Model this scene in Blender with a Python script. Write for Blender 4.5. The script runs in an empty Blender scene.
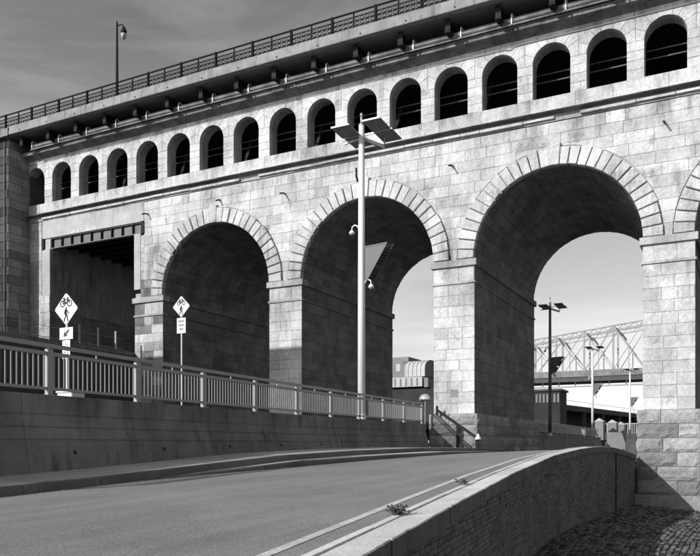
import bpy, math, random
from mathutils import Vector, Matrix, noise

# ------------------------------------------------------------------ camera, light, exposure
SC = bpy.context.scene
COL = SC.collection
random.seed(7)
F, YH = 750.0, 447.0                       # focal length and horizon row in photo pixels
TH = math.atan(385 / 750.0)                # the camera looks this far left of the facade's normal
CT, ST = math.cos(TH), math.sin(TH)
CZ = 2.8                                   # camera height above z = 0; all heights h below are relative to it

cam = bpy.data.cameras.new('camera')
camo = bpy.data.objects.new('camera', cam)
COL.objects.link(camo)
camo.location = (0, 0, CZ)
camo.rotation_euler = (math.pi / 2, 0, TH)
cam.sensor_width = 36
cam.lens = 36 * F / 700
cam.shift_y = (YH - 278) / 700
cam.clip_end = 6000
cam.clip_start = 0.05
SC.camera = camo

SUN_AZ, SUN_EL = math.radians(27), math.radians(25)   # azimuth: left of the facade's outward normal
world = bpy.data.worlds.new('World')
SC.world = world
world.use_nodes = True
wn, wl = world.node_tree.nodes, world.node_tree.links
bg = wn['Background']
sky = wn.new('ShaderNodeTexSky')
sky.sky_type = 'NISHITA'
sky.sun_disc = False
sky.sun_elevation = SUN_EL
sky.sun_rotation = math.pi + SUN_AZ
sky.air_density = 1.0
sky.dust_density = 1.3
sep = wn.new('ShaderNodeSeparateColor')
wl.new(sky.outputs[0], sep.inputs[0])
tc = wn.new('ShaderNodeTexCoord')
mp = wn.new('ShaderNodeMapping')
mp.inputs['Rotation'].default_value = (0.25, 0.0, 0.5)
mp.inputs['Scale'].default_value = (1.3, 2.2, 7.0)
wl.new(tc.outputs['Generated'], mp.inputs['Vector'])
nz = wn.new('ShaderNodeTexNoise')
nz.inputs['Scale'].default_value = 1.6
nz.inputs['Detail'].default_value = 10
nz.inputs['Roughness'].default_value = 0.58
nz.inputs['Distortion'].default_value = 0.6
wl.new(mp.outputs[0], nz.inputs['Vector'])
rmp = wn.new('ShaderNodeMapRange')
rmp.inputs['From Min'].default_value = 0.42
rmp.inputs['From Max'].default_value = 0.78
rmp.inputs['To Min'].default_value = 0.0
rmp.inputs['To Max'].default_value = 0.55
wl.new(nz.outputs['Fac'], rmp.inputs['Value'])
mul = wn.new('ShaderNodeMath'); mul.operation = 'MULTIPLY_ADD'      # red-filtered sky
mul.inputs[1].default_value = 1.0
mul.inputs[2].default_value = 0.0
wl.new(sep.outputs[0], mul.inputs[0])
addc = wn.new('ShaderNodeMath'); addc.operation = 'MULTIPLY_ADD'
addc.inputs[1].default_value = 2.3                                   # cloud brightness
wl.new(rmp.outputs[0], addc.inputs[0])
wl.new(mul.outputs[0], addc.inputs[2])
spx = wn.new('ShaderNodeSeparateXYZ')
wl.new(tc.outputs['Generated'], spx.inputs[0])
hz = wn.new('ShaderNodeMapRange'); hz.interpolation_type = 'SMOOTHSTEP'
hz.inputs['From Min'].default_value = 0.62
hz.inputs['From Max'].default_value = 0.10
hz.inputs['To Min'].default_value = 0.0
hz.inputs['To Max'].default_value = 1.25
wl.new(spx.outputs[2], hz.inputs['Value'])
addh = wn.new('ShaderNodeMath'); addh.operation = 'ADD'
wl.new(addc.outputs[0], addh.inputs[0]); wl.new(hz.outputs[0], addh.inputs[1])
wl.new(addh.outputs[0], bg.inputs['Color'])
bg.inputs['Strength'].default_value = 0.13

sl = bpy.data.lights.new('sun', 'SUN')
slo = bpy.data.objects.new('sun', sl)
COL.objects.link(slo)
sl.energy = 4.6
sl.angle = math.radians(0.5)
sl.color = (1.0, 1.0, 1.0)
tr = Vector((math.sin(SUN_AZ) * math.cos(SUN_EL), math.cos(SUN_AZ) * math.cos(SUN_EL), -math.sin(SUN_EL)))
slo.rotation_euler = tr.to_track_quat('-Z', 'Y').to_euler()
slo.location = (-30, -50, 60)

SC.view_settings.view_transform = 'Standard'
SC.view_settings.look = 'None'
SC.view_settings.gamma = 1
SC.view_settings.exposure = 0.28
SC.view_settings.use_curve_mapping = False

# ------------------------------------------------------------------ helpers
def P(x, y, Y):
    """photo pixel -> (X, Y, h) on the plane Y = const"""
    l = (x - 350) / F
    t = Y / (l * ST + CT)
    return ((l * CT - ST) * t, Y, t * (YH - y) / F)

def depth(X, Y):
    return -X * ST + Y * CT

def lerp_tab(tab):
    def fn(t):
        if t <= tab[0][0]:
            a, b = tab[0], tab[1]
        elif t >= tab[-1][0]:
            a, b = tab[-2], tab[-1]
        else:
            for a, b in zip(tab, tab[1:]):
                if a[0] <= t <= b[0]:
                    break
        k = (t - a[0]) / (b[0] - a[0])
        return a[1] + (b[1] - a[1]) * k
    return fn

WLOC = {}

class MB:
    """collects geometry in (X, Y, h) world coordinates; build() links ONE mesh object"""
    def __init__(s):
        s.v, s.f, s.t = [], [], []
    def add(s, vs, fs, tone=0.5):
        o = len(s.v)
        s.v += [tuple(p) for p in vs]
        s.f += [tuple(i + o for i in f) for f in fs]
        s.t += [tone] * len(vs)
        return s
    def merge(s, m):
        o = len(s.v)
        s.v += m.v; s.f += [tuple(i + o for i in f) for f in m.f]; s.t += m.t
        return s
    def box(s, x0, x1, y0, y1, z0, z1, tone=0.5):
        vs = [(x, y, z) for z in (z0, z1) for y in (y0, y1) for x in (x0, x1)]
        return s.add(vs, [(0, 2, 3, 1), (4, 5, 7, 6), (0, 1, 5, 4), (2, 6, 7, 3), (0, 4, 6, 2), (1, 3, 7, 5)], tone)
    def cbox(s, x0, x1, y0, y1, z0, z1, c=0.02, tone=0.5):
        """box with all its edges chamfered by c"""
        vs = []
        for z, ez in ((z0, 0), (z0 + c, 1), (z1 - c, 1), (z1, 0)):
            i = 0 if ez else c
            xa, xb, ya, yb = x0 + i, x1 - i, y0 + i, y1 - i
            vs += [(xa + c, ya, z), (xb - c, ya, z), (xb, ya + c, z), (xb, yb - c, z), (xb - c, yb, z), (xa + c, yb, z), (xa, yb - c, z), (xa, ya + c, z)]
        fs = [tuple(range(7, -1, -1)), tuple(range(24, 32))]
        for k in range(3):
            for i in range(8):
                j = (i + 1) % 8
                fs.append((k * 8 + i, k * 8 + j, k * 8 + 8 + j, k * 8 + 8 + i))
        return s.add(vs, fs, tone)
    def bar(s, a, b, w, h=None, up=(0, 0, 1), tone=0.5):
        """rectangular bar from a to b"""
        a, b = Vector(a), Vector(b)
        h = w if h is None else h
        d = (b - a).normalized()
        u = Vector(up)
        if abs(d.dot(u)) > 0.98: u = Vector((0, 1, 0))
        r = d.cross(u).normalized(); u = r.cross(d).normalized()
        vs = [p + r * (sx * w / 2) + u * (sz * h / 2) for p in (a, b) for sx, sz in ((-1, -1), (1, -1), (1, 1), (-1, 1))]
        return s.add(vs, [(3, 2, 1, 0), (4, 5, 6, 7), (0, 1, 5, 4), (1, 2, 6, 5), (2, 3, 7, 6), (3, 0, 4, 7)], tone)
    def tube(s, pts, r, n=8, tone=0.5, caps=True):
        pts = [Vector(p) for p in pts]
        rs = r if isinstance(r, (list, tuple)) else [r] * len(pts)
        vs, fs = [], []
        prev = None
        for i, p in enumerate(pts):
            d = (pts[min(i + 1, len(pts) - 1)] - pts[max(i - 1, 0)]).normalized()
            u = Vector((0, 0, 1)) if abs(d.z) < 0.95 else Vector((0, 1, 0))
            if prev is not None: u = prev
            a = d.cross(u).normalized(); u = a.cross(d).normalized(); prev = u
            for k in range(n):
                t = 2 * math.pi * k / n
                vs.append(p + (a * math.cos(t) + u * math.sin(t)) * rs[i])
        for i in range(len(pts) - 1):
            for k in range(n):
                j = (k + 1) % n
                fs.append((i * n + k, i * n + j, (i + 1) * n + j, (i + 1) * n + k))
        if caps:
            fs.append(tuple(range(n - 1, -1, -1)))
            fs.append(tuple(range((len(pts) - 1) * n, len(pts) * n)))
        return s.add(vs, fs, tone)
    def lathe(s, c, prof, n=12, tone=0.5):
        vs, fs = [], []
        for r, z in prof:
            for k in range(n):
                t = 2 * math.pi * k / n
                vs.append((c[0] + r * math.cos(t), c[1] + r * math.sin(t), c[2] + z))
        for i in range(len(prof) - 1):
            for k in range(n):
                j = (k + 1) % n
                fs.append((i * n + k, i * n + j, (i + 1) * n + j, (i + 1) * n + k))
        fs.append(tuple(range(n - 1, -1, -1)))
        fs.append(tuple(range((len(prof) - 1) * n, len(prof) * n)))
        return s.add(vs, fs, tone)
    def prism(s, pts, axis, tone=0.5):
        """closed outline pts extruded by the vector axis"""
        a = Vector(axis)
        n = len(pts)
        vs = [Vector(p) for p in pts] + [Vector(p) + a for p in pts]
        fs = [tuple(range(n - 1, -1, -1)), tuple(range(n, 2 * n))]
        fs += [(i, (i + 1) % n, n + (i + 1) % n, n + i) for i in range(n)]
        return s.add(vs, fs, tone)
    def build(s, name, mat, parent=None, smooth=False, fixn=False):
        xs = [p[0] for p in s.v]; ys = [p[1] for p in s.v]; zs = [p[2] for p in s.v]
        org = Vector(((min(xs) + max(xs)) / 2, (min(ys) + max(ys)) / 2, min(zs)))
        me = bpy.data.meshes.new(name)
        me.from_pydata([Vector(p) - org for p in s.v], [], s.f)
        at = me.attributes.new('tone', 'FLOAT', 'POINT')
        at.data.foreach_set('value', s.t)
        if fixn:
            import bmesh
            bm = bmesh.new(); bm.from_mesh(me)
            bmesh.ops.recalc_face_normals(bm, faces=bm.faces)
            bm.to_mesh(me); bm.free()
        if smooth:
            me.polygons.foreach_set('use_smooth', [True] * len(me.polygons))
        me.materials.append(M[mat])
        o = bpy.data.objects.new(name, me)
        COL.objects.link(o)
        wloc = org + Vector((0, 0, CZ))
        place(o, wloc, parent)
        return o

def place(o, wloc, parent=None):
    WLOC[o.name] = Vector(wloc)
    if parent is not None:
        o.parent = parent
        o.location = Vector(wloc) - WLOC[parent.name]
    else:
        o.location = wloc
    return o

def instance(src, name, wloc, parent, rotz=0.0, scale=None):
    """a further object on the mesh data of src, wloc in (X, Y, h)"""
    o = bpy.data.objects.new(name, src.data)
    COL.objects.link(o)
    place(o, Vector(wloc) + Vector((0, 0, CZ)), parent)
    o.rotation_euler = (0, 0, rotz)
    if scale: o.scale = scale
    return o

def tag(o, label, cat, group=None):
    o['label'] = label; o['category'] = cat
    if group: o['group'] = group
    return o

def thing(name, loc, label, cat, group=None):
    o = bpy.data.objects.new(name, None)
    COL.objects.link(o)
    o.empty_display_size = 0.3
    place(o, Vector(loc) + Vector((0, 0, CZ)))
    return tag(o, label, cat, group)

def structure(o):
    o['kind'] = 'structure'
    return o

def stuff(o):
    o['kind'] = 'stuff'
    return o

# ------------------------------------------------------------------ materials (the photograph is black and white)
M = {}
def mat(name, base, tone=0.0, cloud=0.0, cloud_scale=0.6, fine=0.0, fine_scale=14.0, streak=0.0, streak_scale=1.2, rough=0.85,
        bump=0.0, bump_scale=30.0, bump2=0.0, bump2_scale=5.0, metal=0.0, spots=0.0, spot_scale=2.0, coat=0.0, spec=0.3, along=0.0, pits=0.0, pit_scale=9.0, ledges=(), ledge=0.4):
    m = bpy.data.materials.new(name); m.use_nodes = True
    nt = m.node_tree; N, L = nt.nodes, nt.links
    b = N['Principled BSDF']
    b.inputs['Roughness'].default_value = rough
    b.inputs['Metallic'].default_value = metal
    b.inputs['Specular IOR Level'].default_value = spec
    geo = N.new('ShaderNodeNewGeometry')
    def mathn(op, a, c):
        n = N.new('ShaderNodeMath'); n.operation = op
        for i, q in enumerate((a, c)):
            if isinstance(q, (int, float)): n.inputs[i].default_value = q
            else: L.new(q, n.inputs[i])
        return n.outputs[0]
    def noi(scale, detail=5, rough_=0.55, vec=None):
        n = N.new('ShaderNodeTexNoise')
        n.inputs['Scale'].default_value = scale; n.inputs['Detail'].default_value = detail; n.inputs['Roughness'].default_value = rough_
        L.new(vec if vec is not None else geo.outputs['Position'], n.inputs['Vector'])
        return n.outputs['Fac']
    def ramp(v, a, c, lo, hi):
        n = N.new('ShaderNodeMapRange'); n.interpolation_type = 'SMOOTHSTEP'
        L.new(v, n.inputs['Value'])
        for k, q in zip(('From Min', 'From Max', 'To Min', 'To Max'), (a, c, lo, hi)): n.inputs[k].default_value = q
        return n.outputs[0]
    val = None
    def times(v):
        nonlocal val
        val = v if val is None else mathn('MULTIPLY', val, v)
    if tone:
        at = N.new('ShaderNodeAttribute'); at.attribute_name = 'tone'
        times(ramp(at.outputs['Fac'], 0, 1, 1 - tone * 2.0, 1 + tone * 0.9))
    if cloud: times(ramp(noi(cloud_scale, 6, 0.6), 0.3, 0.7, 1 - cloud, 1 + cloud * 0.6))
    if fine: times(ramp(noi(fine_scale, 4, 0.65), 0.25, 0.75, 1 - fine, 1 + fine))
    if streak:
        mpn = N.new('ShaderNodeMapping'); mpn.inputs['Scale'].default_value = (1, 1, 0.12)
        L.new(geo.outputs['Position'], mpn.inputs['Vector'])
        times(ramp(noi(streak_scale * 2.5, 5, 0.6, mpn.outputs[0]), 0.5, 0.72, 1.0, 1 - streak))
    if along:
        mpa = N.new('ShaderNodeMapping'); mpa.inputs['Rotation'].default_value = (0, 0, 0.09); mpa.inputs['Scale'].default_value = (1, 0.035, 1)
        L.new(geo.outputs['Position'], mpa.inputs['Vector'])
        times(ramp(noi(2.2, 6, 0.65, mpa.outputs[0]), 0.3, 0.7, 1 - along, 1 + along))
    for lz, lh in ledges:      # water runs and soot hanging below a ledge at height lz, lh long
        sxyz = N.new('ShaderNodeSeparateXYZ'); L.new(geo.outputs['Position'], sxyz.inputs[0])
        below = ramp(sxyz.outputs[2], lz + CZ + 0.05, lz + CZ + 0.051, 1.0, 0.0)
        near = mathn('MULTIPLY', ramp(sxyz.outputs[2], lz + CZ - lh, lz + CZ, 0.0, 1.0), below)
        mpl = N.new('ShaderNodeMapping'); mpl.inputs['Scale'].default_value = (1, 1, 0.22); mpl.inputs['Location'].default_value = (lz * 3.1, 0, 0)
        L.new(geo.outputs['Position'], mpl.inputs['Vector'])
        pat = ramp(noi(1.1, 7, 0.7, mpl.outputs[0]), 0.44, 0.66, 0.0, ledge)
        times(mathn('SUBTRACT', 1.0, mathn('MULTIPLY', near, pat)))
    if pits: times(ramp(noi(pit_scale, 3, 0.6), 0.62, 0.74, 1.0, 1 - pits))
    if spots: times(ramp(noi(spot_scale, 5, 0.7), 0.57, 0.7, 1.0, 1 - spots))
    if val is None:
        b.inputs['Base Color'].default_value = (base, base, base, 1)
    else:
        v = mathn('MINIMUM', mathn('MULTIPLY', val, base), 0.85)
        cb = N.new('ShaderNodeCombineColor')
        for i in range(3): L.new(v, cb.inputs[i])
        L.new(cb.outputs[0], b.inputs['Base Color'])
    hgt = None
    if bump: hgt = mathn('MULTIPLY', noi(bump_scale, 5, 0.65), bump)
    if bump2:
        h2 = mathn('MULTIPLY', noi(bump2_scale, 4, 0.6), bump2)
        hgt = h2 if hgt is None else mathn('ADD', hgt, h2)
    if hgt is not None:
        bn = N.new('ShaderNodeBump'); bn.inputs['Strength'].default_value = 1.0; bn.inputs['Distance'].default_value = 1.0
        L.new(hgt, bn.inputs['Height']); L.new(bn.outputs[0], b.inputs['Normal'])
    M[name] = m
    return m

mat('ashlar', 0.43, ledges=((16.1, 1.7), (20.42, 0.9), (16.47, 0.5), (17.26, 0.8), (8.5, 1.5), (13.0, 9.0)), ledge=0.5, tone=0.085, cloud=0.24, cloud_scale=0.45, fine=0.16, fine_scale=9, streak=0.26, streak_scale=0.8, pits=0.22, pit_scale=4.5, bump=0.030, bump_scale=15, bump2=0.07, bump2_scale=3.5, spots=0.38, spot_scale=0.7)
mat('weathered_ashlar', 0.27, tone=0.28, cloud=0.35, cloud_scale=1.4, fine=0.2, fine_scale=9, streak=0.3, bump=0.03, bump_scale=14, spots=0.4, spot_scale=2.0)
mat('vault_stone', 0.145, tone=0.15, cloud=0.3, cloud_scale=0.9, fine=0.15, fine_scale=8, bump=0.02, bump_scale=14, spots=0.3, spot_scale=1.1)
mat('shade_dark_stone', 0.045, tone=0.35, cloud=0.3, cloud_scale=0.9, fine=0.2, bump=0.02, bump_scale=14)  # near-black for the abutment front, its shade put into the colour
mat('mortar', 0.30, cloud=0.25, fine=0.2)
mat('dark_mortar', 0.08, cloud=0.25, fine=0.2)
mat('rock_face', 0.24, tone=0.20, cloud=0.22, cloud_scale=1.3, fine=0.2, fine_scale=10, bump=0.04, bump_scale=12, bump2=0.06, bump2_scale=4)
mat('trim_stone', 0.31, tone=0.12, pits=0.3, pit_scale=5, cloud=0.3, cloud_scale=0.9, fine=0.15, streak=0.3, bump=0.02, bump_scale=14, bump2=0.03, spots=0.3, spot_scale=2.0)
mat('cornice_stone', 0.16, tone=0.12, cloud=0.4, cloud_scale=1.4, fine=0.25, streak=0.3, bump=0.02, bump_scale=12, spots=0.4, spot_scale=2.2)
mat('new_concrete', 0.33, cloud=0.16, cloud_scale=0.8, fine=0.12, fine_scale=25, streak=0.22, ledges=((16.1, 0.8),), ledge=0.35, bump=0.004, bump_scale=40)
mat('deck_concrete', 0.20, cloud=0.25, cloud_scale=0.8, fine=0.14, streak=0.4, pits=0.3, pit_scale=3, streak_scale=1.5, bump=0.004)
mat('deck_under', 0.13, cloud=0.2, fine=0.1)
mat('wall_concrete', 0.17, tone=0.06, cloud=0.28, cloud_scale=0.8, fine=0.14, fine_scale=24, streak=0.45, streak_scale=1.2, bump=0.006, bump_scale=40, pits=0.3, pit_scale=6, ledges=((1.12, 0.9),), ledge=0.4)
mat('dark_steel', 0.018, cloud=0.2, fine=0.1, rough=0.7, spec=0.1)
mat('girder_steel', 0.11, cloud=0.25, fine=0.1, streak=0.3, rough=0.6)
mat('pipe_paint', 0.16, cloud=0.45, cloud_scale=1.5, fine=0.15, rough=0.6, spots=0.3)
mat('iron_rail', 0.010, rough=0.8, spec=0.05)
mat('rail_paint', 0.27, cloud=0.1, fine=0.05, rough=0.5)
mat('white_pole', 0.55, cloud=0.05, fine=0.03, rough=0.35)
mat('white_cap', 0.55, rough=0.4)
mat('solar_back', 0.20, rough=0.4)
mat('solar_cell', 0.06, rough=0.2, fine=0.2, spec=0.5)
mat('wing_metal', 0.075, rough=0.5, cloud=0.08)
mat('asphalt', 0.205, cloud=0.18, cloud_scale=0.3, fine=0.5, fine_scale=48, along=0.10, bump=0.008, bump_scale=75, spots=0.16, spot_scale=0.45, pits=0.35, pit_scale=22)
mat('line_paint', 0.48, cloud=0.2, cloud_scale=1.0, fine=0.3, fine_scale=22, spots=0.5, spot_scale=5, pits=0.4, pit_scale=20)
mat('kerb_face', 0.13, tone=0.1, cloud=0.25, fine=0.15, bump=0.006, pits=0.2)  # darker than the paving: shade of the kerb faces put into the colour
mat('sidewalk', 0.50, tone=0.08, cloud=0.15, fine=0.12, fine_scale=20, bump=0.005, bump_scale=40)
mat('coping', 0.54, tone=0.06, cloud=0.16, cloud_scale=0.9, fine=0.2, fine_scale=34, pits=0.2, pit_scale=12, bump=0.007, bump_scale=35, spots=0.15, spot_scale=1.5)
mat('dark_concrete', 0.11, tone=0.08, cloud=0.25, cloud_scale=1.1, fine=0.2, fine_scale=20, streak=0.25, bump=0.006, bump_scale=35)
mat('curb_stone', 0.55, tone=0.1, cloud=0.15, fine=0.15, bump=0.006)
mat('brick', 0.12, tone=0.22, cloud=0.22, cloud_scale=0.8, fine=0.2, fine_scale=18, bump=0.006, bump_scale=40)
mat('brick_mortar', 0.14, cloud=0.3, cloud_scale=1.2, fine=0.25)
mat('sett', 0.095, tone=0.40, cloud=0.2, fine=0.2, bump=0.015, bump_scale=20, rough=0.8)
mat('sett_joint', 0.06, cloud=0.3, fine=0.3, fine_scale=20, bump=0.01, bump_scale=25)
mat('soil', 0.16, cloud=0.3, cloud_scale=0.05, fine=0.25, fine_scale=3, bump=0.02)
mat('path_concrete', 0.10, cloud=0.15, fine=0.1, bump=0.004)
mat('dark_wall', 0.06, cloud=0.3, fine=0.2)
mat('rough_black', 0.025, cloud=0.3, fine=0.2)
mat('sign_face', 0.50, rough=0.35)
mat('sign_plate', 0.50, rough=0.35)
mat('sign_edge', 0.32, rough=0.5, metal=0.3)
mat('sign_ink', 0.012, rough=0.4)
mat('sign_grey', 0.12, rough=0.4)
mat('galvanised', 0.30, rough=0.45, metal=0.4, cloud=0.1)
mat('lamp_glass', 0.22, rough=0.15, spec=0.6)
mat('lamp_lens', 0.10, rough=0.1, spec=0.6)
mat('mirror_shell', 0.28, rough=0.12, spec=0.6, cloud=0.25, cloud_scale=4)
mat('weed', 0.07, tone=0.5, rough=0.7)
mat('truss_paint', 0.25, tone=0.2, cloud=0.15, cloud_scale=0.08, rough=0.7)
mat('truss_mid', 0.15, cloud=0.3, cloud_scale=0.3, fine=0.2, fine_scale=2)
mat('truss_dark', 0.05, cloud=0.2, rough=0.7)
mat('far_wall_light', 0.36, cloud=0.12, cloud_scale=0.2, fine=0.08, streak=0.25, streak_scale=0.3)
mat('far_wall_mid', 0.17, cloud=0.15, cloud_scale=0.2, fine=0.08)
mat('glass', 0.05, rough=0.08, spec=0.6)
mat('house_brick', 0.25, cloud=0.2, fine=0.15, fine_scale=6, tone=0.1)

# ------------------------------------------------------------------ road alignment (X as a function of Y)
XW = lambda Y: -12.73 - 0.0657 * (Y - 11.2) if Y < 60 else -15.94 - 0.012 * (Y - 60)        # front of the concrete wall's top
XC = lerp_tab([(-12, -1.0), (0, -1.95), (5.2, -2.63), (9.5, -3.23), (15.4, -4.03), (21.8, -4.62), (25.7, -4.60), (29.1, -4.48), (33, -4.27), (37.05, -4.08), (37.6, -4.2), (50, -4.4), (140, -4.4)])   # outer edge of the coping
HC = lerp_tab([(-12, -1.4), (0, -1.06), (5.2, -0.88), (9.5, -0.715), (12.5, -0.61), (15.4, -0.51), (18.6, -0.38), (21.8, -0.24), (25.7, -0.06), (28, 0.01), (30, 0.03), (32, -0.02), (34.5, -0.16), (37.2, -0.36), (45, -0.8), (60, -1.2), (140, -1.3)])
HL = lerp_tab([(-12, -1.5), (0, -1.02), (8, -0.79), (11.3, -0.66), (14.6, -0.51), (17.7, -0.36), (22, -0.26), (29, -0.17), (37, -0.19), (50, -0.5), (80, -1.1), (140, -1.2)])
HT = lerp_tab([(-12, 1.0), (11, 1.09), (22, 1.12), (36.6, 1.22), (60, 1.35), (140, 1.35)])                                              # top of the concrete wall
SW = lerp_tab([(-12, 2.0), (14, 2.0), (26, 2.3), (36, 3.0), (50, 3.6), (140, 3.6)])                                                    # sidewalk width
LC = lambda Y: XW(Y) + SW(Y)                                                                                                          # left kerb line
COPW = 0.5
HLR = lerp_tab([(-12, -1.52), (0, -1.04), (8, -0.81), (11.3, -0.69), (14.6, -0.60), (17.7, -0.52), (22, -0.42), (29, -0.30), (37, -0.31), (50, -0.62), (80, -1.2), (140, -1.3)])   # road at its left edge
WID = lerp_tab([(-12, 0.03), (11, 0.03), (12.5, 0.12), (15, 0.38), (20, 0.72), (26, 1.0), (140, 1.0)])
LC2 = lambda Y: LC(Y) + WID(Y)                                                                                                        # lower kerb line
GH = lambda X: -2.60 - 0.09 * (X + 4.4) if X < 12 else -4.08 - 0.02 * (X - 12)                                                       # levee paving

def sheet(name, xl, xr, hl, hr, ys, mat_, nx=2, crown=0.0):
    m = MB()
    vs, fs = [], []
    for Y in ys:
        for i in range(nx + 1):
            k = i / nx
            vs.append((xl(Y) + (xr(Y) - xl(Y)) * k, Y, hl(Y) + (hr(Y) - hl(Y)) * k + crown * 4 * k * (1 - k)))
    n = nx + 1
    for j in range(len(ys) - 1):
        for i in range(nx):
            fs.append((j * n + i, j * n + i + 1, (j + 1) * n + i + 1, (j + 1) * n + i))
    m.add(vs, fs)
    return m.build(name, mat_, smooth=True)

YS = [-12 + 0.5 * i for i in range(150)] + [63 + 4 * i for i in range(20)]
HRR = lambda Y: HC(Y) - 0.10
XRI = lambda Y: XC(Y) - COPW            # inner edge of the coping
structure(sheet('road', lambda Y: LC2(Y) - 0.05, XRI, HLR, HRR, YS, 'asphalt', nx=8, crown=0.02))
def road_h(X, Y):
    a, b = LC2(Y) - 0.05, XRI(Y)
    k = (X - a) / (b - a)
    return HLR(Y) + (HRR(Y) - HLR(Y)) * k + 0.02 * 4 * k * (1 - k)
LO = lerp_tab([(-12, 0.42), (5, 0.45), (9.5, 0.46), (16, 0.5), (40, 0.5), (140, 0.5)])
structure(sheet('road_edge_line', lambda Y: XRI(Y) - LO(Y) - 0.12, lambda Y: XRI(Y) - LO(Y), lambda Y: road_h(XRI(Y) - LO(Y) - 0.12, Y) + 0.005, lambda Y: road_h(XRI(Y) - LO(Y), Y) + 0.005, YS[:140], 'line_paint', nx=1))

# left sidewalk slabs and kerb stones: each slab and each kerb stone is a piece of its own
swalk = structure(sheet('sidewalk', lambda Y: XW(Y) - 0.05, lambda Y: LC(Y) - 0.16, lambda Y: HL(Y) + 0.165, lambda Y: HL(Y) + 0.125, YS[:150], 'dark_mortar', nx=1))
Y = -6.0
while Y < 40:
    Y2 = Y + 1.5
    m = MB()
    a, b = Y + 0.008, Y2 - 0.008
    tn = random.random()
    vs = []
    for yy in (a, b):
        vs += [(XW(yy) - 0.05, yy, HL(yy) + 0.175), (LC(yy) - 0.165, yy, HL(yy) + 0.137)]
    vs += [(v[0], v[1], v[2] - 0.05) for v in vs]
    m.add(vs, [(0, 1, 3, 2), (0, 4, 5, 1), (1, 5, 7, 3), (3, 7, 6, 2), (2, 6, 4, 0)], tn)
    m.build('paving_slab', 'sidewalk', swalk)
    Y = Y2
kerb = structure(sheet('kerb', lambda Y: LC(Y) - 0.15, lambda Y: LC(Y) - 0.02, lambda Y: HL(Y) + 0.11, lambda Y: HL(Y) + 0.11, YS[:150], 'dark_mortar', nx=1))
Y = -6.0
while Y < 44:
    Y2 = Y + 1.83
    m = MB()
    vs = []
    for yy in (Y + 0.006, Y2 - 0.006):
        vs += [(LC(yy) - 0.155, yy, HL(yy) + 0.138), (LC(yy) - 0.025, yy, HL(yy) + 0.138), (LC(yy), yy, HL(yy) + 0.113), (LC(yy) + 0.02, yy, HL(yy) - 0.15), (LC(yy) - 0.155, yy, HL(yy) - 0.15)]
    m.add(vs, [(4, 3, 2, 1, 0), (5, 6, 7, 8, 9)] + [(i, (i + 1) % 5, 5 + (i + 1) % 5, 5 + i) for i in range(5)], random.random())
    m.build('kerb_stone', 'kerb_face', kerb, fixn=True)
    Y = Y2

# lower ledge between the kerb and the road, with its own row of kerb stones
ledge = structure(sheet('gutter_ledge', lambda Y: LC(Y) - 0.05, lambda Y: LC2(Y) - 0.14, lambda Y: HL(Y) - 0.012, lambda Y: HL(Y) - 0.022, [12.6 + 0.6 * i for i in range(55)], 'sidewalk', nx=1))
Y = 12.2
while Y < 44:
    Y2 = Y + 1.83
    vs = []
    for yy in (Y + 0.006, Y2 - 0.006):
        xa_ = max(LC(yy) + 0.021, LC2(yy) - 0.15)
        vs += [(xa_, yy, HL(yy) - 0.014), (LC2(yy) - 0.02, yy, HL(yy) - 0.018), (LC2(yy), yy, HL(yy) - 0.035), (LC2(yy) + 0.015, yy, HLR(yy) - 0.15), (xa_, yy, HLR(yy) - 0.15)]
    MB().add(vs, [(4, 3, 2, 1, 0), (5, 6, 7, 8, 9)] + [(i, (i + 1) % 5, 5 + (i + 1) % 5, 5 + i) for i in range(5)], random.random()).build('ledge_kerb_stone', 'kerb_face', ledge, fixn=True)
    Y = Y2

# ground sheets
g = MB()
xs = [-900, -300, -60, -8, -6, -4.3, -2, 0, 2, 4, 8, 12, 30, 120, 900]
ys = [-400, -60, -12, 0, 6, 12, 18, 24, 30, 36, 42, 60, 120, 300, 900, 3000]
vs = []
for yy in ys:
    for xx in xs:
        vs.append((xx, yy, (GH(max(xx, -4.4)) if xx < 40 else -4.7) - 0.045))
n = len(xs)
g.add(vs, [(j * n + i, j * n + i + 1, (j + 1) * n + i + 1, (j + 1) * n + i) for j in range(len(ys) - 1) for i in range(n - 1)])
ground = structure(g.build('ground', 'sett_joint'))

# terrain behind the concrete wall: level path, rising to the west
TX = lerp_tab([(-80, 3.4), (-36, 2.6), (-30, 1.3), (-26, 0.98), (-10, 0.98)])
g = MB()
xs2 = [-0.12, -1.2, -2.4, -4, -6, -8, -11, -15, -22, -34, -60]
ys2 = [-12 + 3 * i for i in range(48)]
vs = []
for yy in ys2:
    for dx in xs2:
        xx = XW(yy) + dx
        vs.append((xx, yy, min(TX(xx), HT(yy) - 0.04) if dx > -3 else TX(xx)))
n = len(xs2)
g.add(vs, [(j * n + i + 1, j * n + i, (j + 1) * n + i, (j + 1) * n + i + 1) for j in range(len(ys2) - 1) for i in range(n - 1)])
structure(g.build('path', 'path_concrete'))

# ------------------------------------------------------------------ stone block machinery
def inset_poly(p, d):
    n = len(p)
    out = []
    area = sum(p[i][0] * p[(i + 1) % n][1] - p[(i + 1) % n][0] * p[i][1] for i in range(n)) / 2
    sg = 1 if area > 0 else -1
    for i in range(n):
        a, b, c = Vector(p[i - 1]), Vector(p[i]), Vector(p[(i + 1) % n])
        e1, e2 = (b - a), (c - b)
        if e1.length < 1e-6 or e2.length < 1e-6:
            out.append((b.x, b.y)); continue
        e1.normalize(); e2.normalize()
        n1 = Vector((-e1.y, e1.x)) * sg; n2 = Vector((-e2.y, e2.x)) * sg
        bi = n1 + n2
        if bi.length < 0.2:
            out.append((b.x, b.y)); continue
        bi.normalize()
        k = d / max(0.45, bi.dot(n1))
        out.append((b.x + bi.x * k, b.y + bi.y * k))
    return out, sg

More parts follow.
